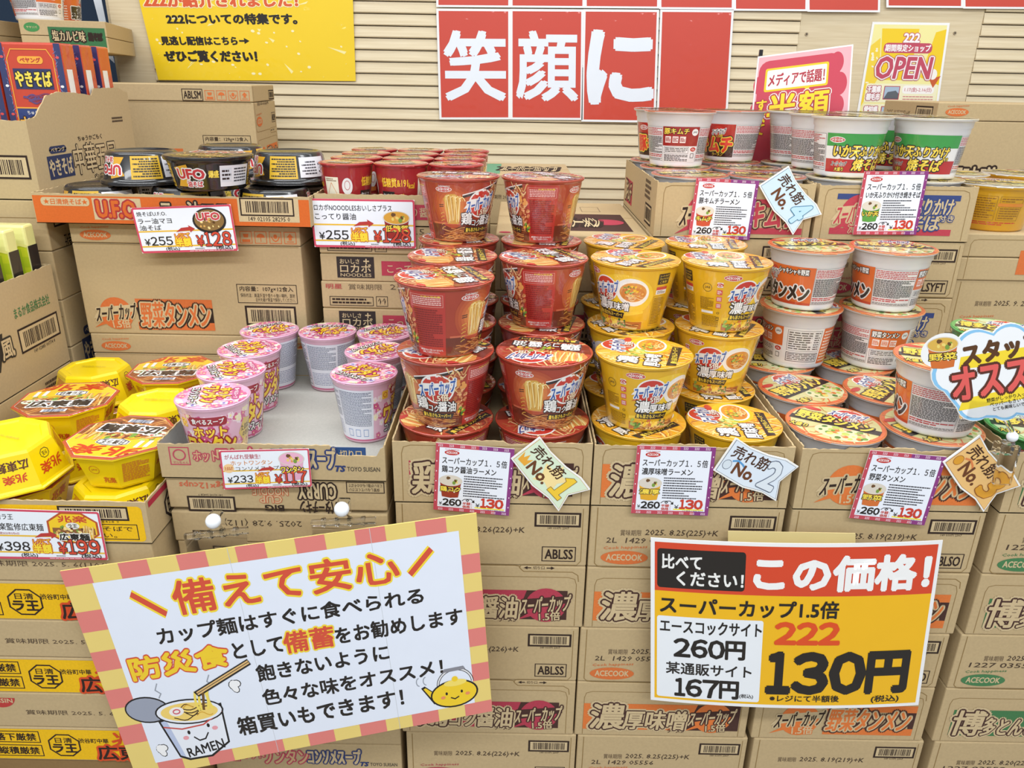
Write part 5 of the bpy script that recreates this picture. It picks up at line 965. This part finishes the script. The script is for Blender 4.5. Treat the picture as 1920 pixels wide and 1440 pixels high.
pennant('3', [(1838, 816), (1914, 911), (1847, 958), (1768, 867)], 0, .9715, 'se8bc78', 's9a5a24', 'sd89a30', 's9a5a24', 'tan orange rank tag number three hung from a clear clip', medal('sd89a30', 's9a5a24'), 0)
pennant('4', [(1479, 311), (1541, 402), (1489, 439), (1423, 348)], 0, 1.404, 'scce2f0', 's3a7a9a', 'sb8dcf4', 's3a7a9a', 'light blue rank tag number four between the upper cartons', lambda c: None, 0)
# striped-border poster about keeping stock
def big(c):
    W, H = 200, 98; P_, Y_ = 'sde8078', 'se8cf78'
    c.rect(0, 0, W, H, Y_, 1); n = 14; m = 11; bl, br, bt, bb = 13.5, 191.2, 6.6, 91.6
    for k in range(n):
        for y0, y1, o in ((0, bt, 0), (bb, H, 1)):
            if (k + o) % 2 == 0: c.rect(W * k / n, y0, W * (k + 1) / n, y1, P_, 2)
    for k in range(1, m - 1):
        for x0, x1, o in ((0, bl, 0), (br, W, 0)):
            if (k + o) % 2 == 0: c.rect(x0, H * k / m, x1, H * (k + 1) / m, P_, 2.2)
    c.rect(bl, bt, br, bb, 'se4eaf6', 3)
    for x in (82, 150): c.rect(x - .12, 0, x + .12, H, 'sc8ccd2', 3.3)
    R_, G_ = 'sd4523a', 'sf4d83c'; kw = dict(o=G_, ow=.055, res=2)
    for a_, b_ in (((30, 13.4), (44.5, 24)), ((177.5, 12.8), (166, 23))): c.line([a_, b_], 4.4, G_, 4); c.line([a_, b_], 2.5, R_, 5)
    c.T('備えて安心', 50, 10.8, 161, 25.2, R_, 5, .03, **kw)
    c.T('カップ麺はすぐに食べられる', 36.5, 29.6, 171, 37, INKK, 5, .04, res=2)
    c.T('防災食', 17.5, 41, 69, 51, 'sf0cc30', 6, .05, R_, .06, res=2); c.T('として', 72, 41.6, 98, 49, INKK, 5, .04, res=2); c.T('備蓄', 98.5, 40.6, 124, 50.2, R_, 6, .04, G_, .07, res=2); c.T('をお勧めします', 125, 42, 189, 50, INKK, 5, .04, res=2)
    c.T('飽きないように', 81, 53.6, 150, 61.4, INKK, 5, .04, res=2); c.T('色々な味をオススメ！', 81, 65.6, 176.5, 73.4, INKK, 5, .04, res=2); c.T('箱買いもできます！', 64, 77, 154, 86, INKK, 5, .04, res=2)
    # drawing of a steaming cup with chopsticks
    K = 's1e1c1c'
    c.ell(19, 65.5, 12, 6.4, K, 4, rot=8); c.ell(19, 65.5, 11.2, 5.7, 's9aa0b0', 4.5, rot=8)
    c.poly([(22.5, 71.6), (58.6, 68), (57.4, 88), (46, 93.6), (33, 93.4), (28, 91)], K, 5); c.poly([(23.8, 72.4), (57.6, 69), (56.4, 87.4), (45.6, 92.6), (33.6, 92.4), (28.8, 90.2)], 'se8ecf4', 5.5); c.poly([(23.8, 72.4), (27, 72), (31.4, 91.4), (28.8, 90.2)], 'sb8c4e0', 5.7)
    c.ell(40.6, 69.6, 18.4, 6.2, K, 6, rot=5); c.ell(40.6, 69.6, 17.5, 5.5, 'se8ecf4', 6.3, rot=5); c.ell(40.6, 69.7, 15.4, 4.5, 'sf0d070', 6.6, rot=5); c.line([(24.4, 75), (34, 77.4), (46, 77), (57.6, 72)], .7, 'sc85048', 6.2)
    swirl(c, 28, 54, 66.6, 72.6, 12, ['s6a4a20', 'sd8a83a', 's3a2a18'], .5, 7); c.ell(34, 68.6, 4, 2.2, 'sf0ece8', 8); c.ring(34, 68.6, 1.8, 1, .6, 'sd05a6a', 8.5)
    strands(c, 46, 54, 60, 70, 5, ['sf0d860', 'sf0d860', 's6a4a20'], 1.3, 8, 1); c.poly([(46, 60.8), (78, 49.6), (79.4, 52.4), (48, 63.4)], K, 8.5); c.poly([(47.4, 61), (78, 50.2), (78.8, 51.8), (48, 62.6)], 'se0b878', 9); c.line([(47.6, 61.8), (78.4, 51)], .3, K, 9.5)
    for sx in (27, 55): c.line([(sx, 61), (sx + 1.8, 59), (sx - .6, 57), (sx + 1.4, 54)], .6, 's9aa0aa', 4)
    for ex_, ey_ in ((37, 79.6), (48.4, 77.8)): c.ell(ex_, ey_, .8, 1, K, 7)
    c.line([(39, 82.2), (41.6, 84.4), (45, 84), (47.4, 81.2)], .7, K, 7); c.ell(34.6, 82, 1.6, 1, 'se8a0a8', 7); c.ell(51.6, 79.6, 1.6, 1, 'se8a0a8', 7); c.T('RAMEN', 33, 86.4, 54, 91, K, 8, .03, rot=5)
    for px, py in ((68.5, 61.4), (20, 86)): bits(c, px, py, 2.6, 1.4, 7, [K], 2.2, 4); bits(c, px, py, 2.6, 1.4, 9, ['sf2f2f2'], 1.8, 5)
    # drawing of a kettle
    kx, ky = 181, 84.6; Yk = 'sf0cc2c'
    c.ring(kx + 1, ky - 5, 9, 7.6, 1.4, K, 4, a0=180, a1=360); c.ring(kx + 1, ky - 5, 9, 7.6, .7, 'se8e8ea', 5, a0=180, a1=360); c.poly([(kx - 5, ky - 11.6), (kx + 7, ky - 11.8), (kx + 6, ky - 13.6), (kx - 4, ky - 13.4)], 's8a8a92', 6)
    c.poly([(kx - 9, ky - 1), (kx - 15, ky - 6.4), (kx - 17, ky - 5.6), (kx - 11, ky + 4)], K, 4.5); c.poly([(kx - 9, ky - .4), (kx - 14.6, ky - 5.4), (kx - 15.8, ky - 5), (kx - 10.6, ky + 3)], Yk, 5)
    c.ell(kx, ky, 12.6, 7.2, K, 5.5); c.ell(kx, ky, 11.7, 6.4, Yk, 6); c.ell(kx + 1, ky - 5.6, 6, 1.7, 'sf4dc6a', 7); c.ell(kx + 1, ky - 7.6, 1.6, 1.4, Yk, 7)
    for q in (-4, 4): c.ell(kx + q, ky - .6, .6, .8, K, 8)
    c.line([(kx - 2, ky + 1.8), (kx + .2, ky + 2.8), (kx + 2.4, ky + 1.8)], .6, K, 8); c.ell(kx - 6, ky + 1.2, 1.2, .8, 'se89060', 8); c.ell(kx + 7, ky + 1, 1.2, .8, 'se89060', 8)
    for q in (0, 3.6): c.ring(kx - 17.6 + q, ky - 9, 1.4, 2, .5, 's9aa0aa', 4, a0=90, a1=270)
sheet('poster', 'large hand-lettered poster with a pink and yellow checked border', 'poster', [(112, 1071), (893, 962), (923, 1333), (257, 1461)], .912, 200, 98, big, 'se8cf78', th=.0018)
# curved price comparison sign
def comp(c):
    W, H = 180, 100; Yb, Rb = 'sefb81c', 'sd4482a'
    c.rect(2.5, 2, 177.5, 98, Yb, 1); c.rect(2.5, 2, 177.5, 30, Rb, 2); c.rr(4, 5.5, 58, 28, 2, INKK, 3)
    c.T('比べて', 7, 8.6, 31, 16.6, 'seeeeea', 5, .04, res=2); c.T('ください！', 16, 18, 57, 26, 'seeeeea', 5, .04, res=2); c.T('この価格！', 64, 7.5, 174, 26.5, 'sf2f2f0', 5, .06, res=2)
    c.T('スーパーカップ1.5倍', 6, 33, 118, 43, INKK, 5, .04, res=2)
    c.rr(4, 45, 71, 96.6, 1.5, 'seaeef2', 2); c.T('エースコックサイト', 6, 47, 70, 55, INKK, 5, .03, res=2); c.num('260円', 15, 58.5, 60, 69.5, INKK, 5, b=.05); c.T('某通販サイト', 10, 73.5, 65, 81, INKK, 5, .03, res=2); c.num('167円', 16, 84, 57, 95, INKK, 5, b=.05); c.T('(税込)', 58, 91.6, 67, 94.6, INKK, 5, .02)
    c.num('222', 79, 46, 120, 58.6, 'sdc5022', 5, b=.07); c.num('130円', 76, 65, 168, 89.4, INKK, 5, b=.07, gap=.14); c.T('※レジにて半額後', 78, 91.4, 124, 95.6, INKK, 6, .03, res=2); c.T('(税込)', 146, 92, 165, 96.8, INKK, 6, .03, res=2)
sheet('price_sign', 'curved red and yellow price comparison sign showing 130 yen', 'price sign', [(1220, 1008), (1768, 1013), (1722, 1322), (1220, 1312)], .958, 180, 100, comp, 'lf0f0f0', bow=.012)
mb = MB(); a, b = at(1365, 996, .966), at(1604, 1000, .966); a2, b2 = at(1365, 1040, .966), at(1604, 1040, .966); q = [a, b, b2, a2]; cen = sum(q, Vector()) / 4
mb.add([v - cen for v in q] + [v - cen + Vector((0, .001, 0)) for v in q], [(0, 1, 2, 3), (4, 5, 6, 7), (0, 1, 5, 4), (2, 3, 7, 6), (0, 3, 7, 4), (1, 2, 6, 5)], 'se0cc90')
tagit(obj('paper_strip', mb.mesh('paper_strip'), None, cen), 'pale yellow paper strip showing above the price comparison sign', 'paper strip')
# cloud recommendation sign on a clear clip
def smooth(p, n=2):
    for _ in range(n): p = [q for k in range(len(p)) for q in ((p[k][0] * .75 + p[(k + 1) % len(p)][0] * .25, p[k][1] * .75 + p[(k + 1) % len(p)][1] * .25), (p[k][0] * .25 + p[(k + 1) % len(p)][0] * .75, p[k][1] * .25 + p[(k + 1) % len(p)][1] * .75))]
    return p
def cloud(c):
    W, H = 140, 100
    pts = CLOUD
    s = lambda k: [(70 + (x - 70) * k, 50 + (y - 50) * k) for x, y in pts]
    c.poly(s(.985), 's8ac4ea', 1); c.poly(s(.93), 'sf0f2f4', 2)
    c.poly([(32, 30), (128, 22), (128, 38), (30, 42)], 'sf4d838', 3); c.poly([(34, 72), (128, 58), (128, 72), (30, 84)], 'sf4d838', 3)
    c.T('スタッフ', 34, 15, 106, 35, 's5a3a20', 5, .06, rot=7, res=2); c.T('オススメ!', 24, 36, 128, 68, 'se0605a', 6, .04, 's5a3024', .07, rot=6, res=2)
    for k, t in enumerate(('野菜がしっかり入っていて', 'ペッパーもきいており', 'とても美味しいです!')): c.T(t, 56 + 3 * k, 71 + 5 * k, 104 - 4 * k, 75 + 5 * k, INKK, 5, .02, rot=6)
    c.ell(14, 22, 20, 16, 'sf0f0ee', 4.6, rot=-20); minicup(c, 0, 9, 30, 40, 'sd8b050', 'sd07034', '野菜')
def _cloud():
    P = []
    for cx, cy, r, a0, a1 in ((22, 46, 18, 110, 262), (46, 24, 20, 190, 290), (78, 20, 19, 215, 330), (108, 28, 20, 250, 380), (122, 56, 18, -50, 60), (104, 80, 17, 0, 110), (74, 84, 14, 40, 130), (46, 78, 18, 60, 170)):
        for k in range(9): t = math.radians(a0 + (a1 - a0) * k / 8); P.append((cx + r * math.cos(t), cy + r * math.sin(t)))
    return P
CLOUD = _cloud()
sheet('cloud_sign', 'white cloud-shaped staff recommendation sign with a light blue edge', 'shop sign', [(1737, 616), (2019, 594), (2019, 782), (1737, 804)], .94, 140, 100, cloud, 'seeeeec', CLOUD, th=.002)
# ------------------------------------------------------------------ clear clips
def clip(label, px, py, Y, ang, s=1.0, stalk=True):
    p = at(px, py, Y); o = thing('clear_clip', label, 'clip', p, 0, 'clear plastic clips'); c, d = math.cos(ang), math.sin(ang)
    L = .033 * s; mb = MB()
    mb.tube((-L * c, 0, -L * d), (L * c, 0, L * d), .0038 * s, CLEAR)
    for k in (-.62, -.2, .2, .62): mb.tube((L * (k - .05) * c, 0, L * (k - .05) * d), (L * (k + .05) * c, 0, L * (k + .05) * d), .0052 * s, CLEAR)
    obj('hinge_bar', mb.mesh('hinge_bar'), o)
    mb = MB(); mb.add([(-L * c, -.003, -L * d - .002), (L * c, -.003, L * d - .002), (L * c * .96, -.0045, L * d - .017 * s), (-L * c * .96, -.0045, -L * d - .017 * s), (-L * c, -.0045, -L * d - .002), (L * c, -.0045, L * d - .002), (L * c * .96, -.006, L * d - .017 * s), (-L * c * .96, -.006, -L * d - .017 * s)], [(0, 1, 2, 3), (4, 5, 6, 7), (0, 1, 5, 4), (1, 2, 6, 5), (2, 3, 7, 6), (3, 0, 4, 7)], CLEAR); obj('jaw', mb.mesh('jaw'), o)
    mb = MB(); mb.add([(-.011, -.004, .003), (.011, -.004, .003), (.005, -.005, .016), (-.005, -.005, .016), (-.011, .004, .003), (.011, .004, .003), (.005, .003, .016), (-.005, .003, .016)], [(0, 1, 2, 3), (4, 5, 6, 7), (0, 1, 5, 4), (1, 2, 6, 5), (2, 3, 7, 6), (3, 0, 4, 7)], CLEAR); obj('neck', mb.mesh('neck'), o)
    mb = MB(); mb.ball((0, -.005, .0225), .0078 * s, 'peef2f6'); obj('ball_joint', mb.mesh('ball_joint'), o)
    mb = MB(); mb.box(-.008, .008, -.002, .016, .025, .029, CLEAR, .001); mb.box(-.008, .008, .0135, .016, .006, .029, CLEAR, .001); obj('clamp', mb.mesh('clamp'), o)
    return o
clip('clear clip holding the checked poster below the upside-down curry carton, end nearer the octagonal bowls', 406, 1000, .918, math.radians(8), 1.35)
clip('clear clip holding the checked poster, end nearer the red cup carton', 644, 978, .918, math.radians(4), 1.35)
o = thing('clear_clip', 'clear clip holding the cloud sign and the tan rank tag', 'clip', at(1880, 870, .965), 0, 'clear plastic clips')
z0 = at(1880, 870, .965).z
mb = MB(); mb.box(-.012, .012, -.012, -.003, -.028, .032, CLEAR, .002); obj('jaw', mb.mesh('jaw'), o)
mb = MB(); mb.box(-.012, .012, .003, .0145, .012, .03, CLEAR, .002); mb.box(-.006, .006, -.006, .006, .03, .036, CLEAR, .001); obj('spring_block', mb.mesh('spring_block'), o)
mb = MB(); mb.ball((0, -.004, .044), .0075, 'peef2f6'); obj('ball_joint', mb.mesh('ball_joint'), o)
q = at(1880, 776, .945) - at(1880, 870, .965)
mb = MB(); mb.tube((0, -.006, .048), (q.x, q.y, q.z), .0035, CLEAR); mb.tube((q.x - .055, q.y, q.z - .004), (q.x + .05, q.y, q.z + .004), .0045, CLEAR); mb.box(q.x - .05, q.x + .045, q.y - .006, q.y - .0045, q.z - .004, q.z + .02, CLEAR); obj('hinge_bar', mb.mesh('hinge_bar'), o)
# ------------------------------------------------------------------ sheets on the wall
WS = WY - .013
RW = 'lcc4a3a'
def redsheet(t):
    def f(c):
        c.rect(3, 3, 97, 147, RW, 1)
        if t: c.T(t, 10, 30, 92, 122, 'se6ecf4', 4, .03 if t != 'に' else .05, res=2)
    return f
xs = [(818, 957, 824, 957), (957, 1094, 957, 1092), (1094, 1236, 1090, 1229), (1238, 1376, 1231, 1363)]
nm = ('first kanji character, nearest the yellow poster', 'complex second kanji character', 'single hiragana character', 'nothing on it, at the row end')
for k, (a, b, c_, d_) in enumerate(xs):
    sheet('wall_sheet', 'glossy red wall sheet with a white border, ' + nm[k], 'poster', [(a, 16 + .6 * k), (b, 17 + .6 * k), (d_, 224 + (k > 1) * 4 + k), (c_, 224 + (k > 1) * 4)], WS, 100, 150, redsheet(('笑', '顔', 'に', None)[k]), 'lf0f0f0', group='red wall sheets')
ys = (13, 14, 15, 17, 20, 22, 14, 16); xb = (818, 957, 1096, 1236, 1376, 1514, 1662, 1806, 1950)
for k in range(8):
    x1 = xb[k + 1] - (12 if k == 5 else 0)
    sheet('wall_sheet', 'cut-off red wall sheet in the upper row, %s' % ('above the first kanji sheet', 'above the second kanji sheet', 'above the hiragana sheet', 'above the blank red sheet', 'above the slats beside the blank sheet', 'overlapping above the pink poster', 'above the opening notice', 'above the far slats')[k], 'poster',
          [(xb[k] - 2, -195 + ys[k]), (x1 + 4, -195 + ys[k] + 1), (x1, ys[k] + 1), (xb[k], ys[k])], WS - .0003 * (k % 2), 100, 150, redsheet(None), 'lf0f0f0', group='upper red wall sheets')
def yel(c):
    W, H = 200, 140; c.rect(0, 0, W, H, 'lf0cc22', 1); rg = random.Random(31)
    for k in range(26):
        x = rg.uniform(0, 200); y = rg.uniform(30, 136); dx = (x - 100) * .22; dy = (y - 60) * .22; c.poly([(x, y), (x + dx, y + dy), (min(200, max(0, x + dx + 2)), min(140, y + dy - 3))] if 0 < x + dx < 198 and 0 < y + dy < 140 else [(x, y), (x + 1, y), (x, y + 1)], 'lf4e8a0', 2)
    bits(c, 100, 100, 98, 36, 30, ['lf6ecb8'], 1.6, 2.2, rg)
    c.T('222が紹介されました！', 4, 36, 148, 52, 'ld8582c', 5, .05, 'lf6e8b8', .06, res=2); c.T('222についての特集です。', 22, 60, 146, 72, INKK, 5, .05, res=2)
    c.T('見逃し配信はこちら', 12, 87, 86, 97, INKK, 5, .05, res=2); c.T('ぜひご覧ください！', 12, 104, 103, 117, INKK, 5, .06, res=2); c.poly([(88, 91), (93, 91), (93, 88.4), (98, 92), (93, 95.6), (93, 93), (88, 93)], INKK, 5)
sheet('poster', 'yellow poster with black lettering on the slatted wall', 'poster', [(243, -72), (659, -74), (667, 152), (297, 150)], WS, 200, 140, yel, 'lf0cc22')
def media(c):
    W, H = 100, 120; c.rect(0, 0, W, H, 'le8b0b8', 1); c.rr(3, 6, 88, 119, 10, 'lc84a5c', 1.5)
    for k, (x, y, r) in enumerate(((84, 16, 9), (88, 38, 10), (87, 60, 9), (89, 80, 10), (86, 102, 11), (5, 30, 8), (4, 56, 8), (5, 84, 9), (60, 60, 5))): c.ell(x, y, r * .8, r * 1.2, 'lc84a5c', 1.6); c.frame(.8, .8, 99.2, 119.2, 1.6, 'seeeaea', 2.5)
    c.rr(10, 14, 76, 38, 2, 'lf0cc30', 3); c.rr(12, 16, 74, 36, 1.5, 'leee8e8', 4); c.poly([(50, 36), (58, 36), (56, 42)], 'lf0cc30', 3); c.T('メディアで話題！', 14, 20, 72, 33, 'lb03a48', 5, .03, res=2)
    c.T('半額', 16, 42, 78, 74, 'lf4d838', 6, .03, 'lb03a48', .04, 'lf2ecea', .07, res=2)
    for k, t in enumerate('すべて'): c.T(t, 4, 46 + k * 13, 14, 57 + k * 13, 'lf4d838', 6, .04, 'lb03a48', .07)
sheet('poster', 'tilted pink half price poster standing behind the white squid cups', 'poster', [(1421, 106), (1600, 83), (1586, 300), (1398, 318)], 1.853, 100, 120, media, 'lf0e8ea', th=.0015)
mb = MB(); p = at(1426, 104, 1.857); mb.box(-.004, .004, -.003, .003, -.30, .012, 'p1e1c1c', .001); tagit(obj('poster_stick', mb.mesh('poster_stick'), None, p), 'thin black stick at the corner of the tilted pink poster', 'stick')
def opn(c):
    W, H = 100, 142; c.rect(3, 3, 97, 139, 'lf0e8a0', 1); c.poly([(14, 8), (62, 8), (58, 74), (22, 74)], 'lf0cc20', 2); c.poly([(3, 30), (14, 20), (20, 70), (3, 110)], 'lf0d040', 2); c.poly([(84, 12), (97, 8), (97, 80), (72, 70)], 'lf0cc20', 2); bits(c, 10, 60, 6, 30, 16, ['lf6f0d0'], 1.5, 2.5)
    c.rr(20, 26, 82, 39, 5, 'lc04a60', 3); c.T('222', 44, 14, 64, 25, 'lf6f0f0', 5, .06, 'lc04a60', .08); c.T('期間限定ショップ', 22, 28, 80, 37, 'lf6f0f0', 5, .04, res=2); c.T('OPEN', 15, 44, 84, 72, 'lc04a60', 6, .04, 'lf2ecea', .05, 'lb0405a', .08, shear=.08, res=2)
    c.poly([(84, 72), (98, 68), (90, 84)], 'lc85a2c', 5); c.ell(88, 66, 5, 7, 'lf4f0e8', 5)
    for k, (a, b, d) in enumerate((('千葉県', '稲毛市', '1.17(金)-2.16(日)'), ('愛知県', '豊田市', '1.24(金)-3.2(日)'), ('大阪府', '堺市', '2.1(土)-3.9(日)'))):
        y = 82 + k * 27; c.rr(6, y - 3, 96, y + 22, 2, 'lf0ecc8', 3); c.T(a, 8, y, 25, y + 9, 'lf6f0f0', 5, .05, 'lb04058', .09); c.T(b, 8, y + 10, 25, y + 19, 'lf6f0f0', 5, .05, 'lb04058', .09); c.rect(29, y, 49, y + 18, 'lb04058', 4); c.rect(30, y + 1, 48, y + 17, 'la8bcd0', 5); c.poly([(30, y + 17), (34, y + 8), (44, y + 6), (48, y + 10), (48, y + 17)], 'l5a6068', 6)
        c.rr(52, y - 1, 92, y + 10, 4, 'lf6f2ee', 4); c.T(d, 55, y + 1.5, 89, y + 8, 'lc04a60', 5, .01); c.lines(54, y + 12, 92, y + 19, 2, 'ld08a8a', 4, .4, 12)
sheet('poster', 'white and yellow opening notice on the maple board', 'poster', [(1636, 41), (1781, 43), (1752, 246), (1601, 244)], WY - .006, 100, 142, opn, 'lf2f2f0')
# ------------------------------------------------------------------ tidy up
bpy.data.objects.remove(_to); bpy.data.curves.remove(_tc); bpy.data.scenes.remove(_ts)
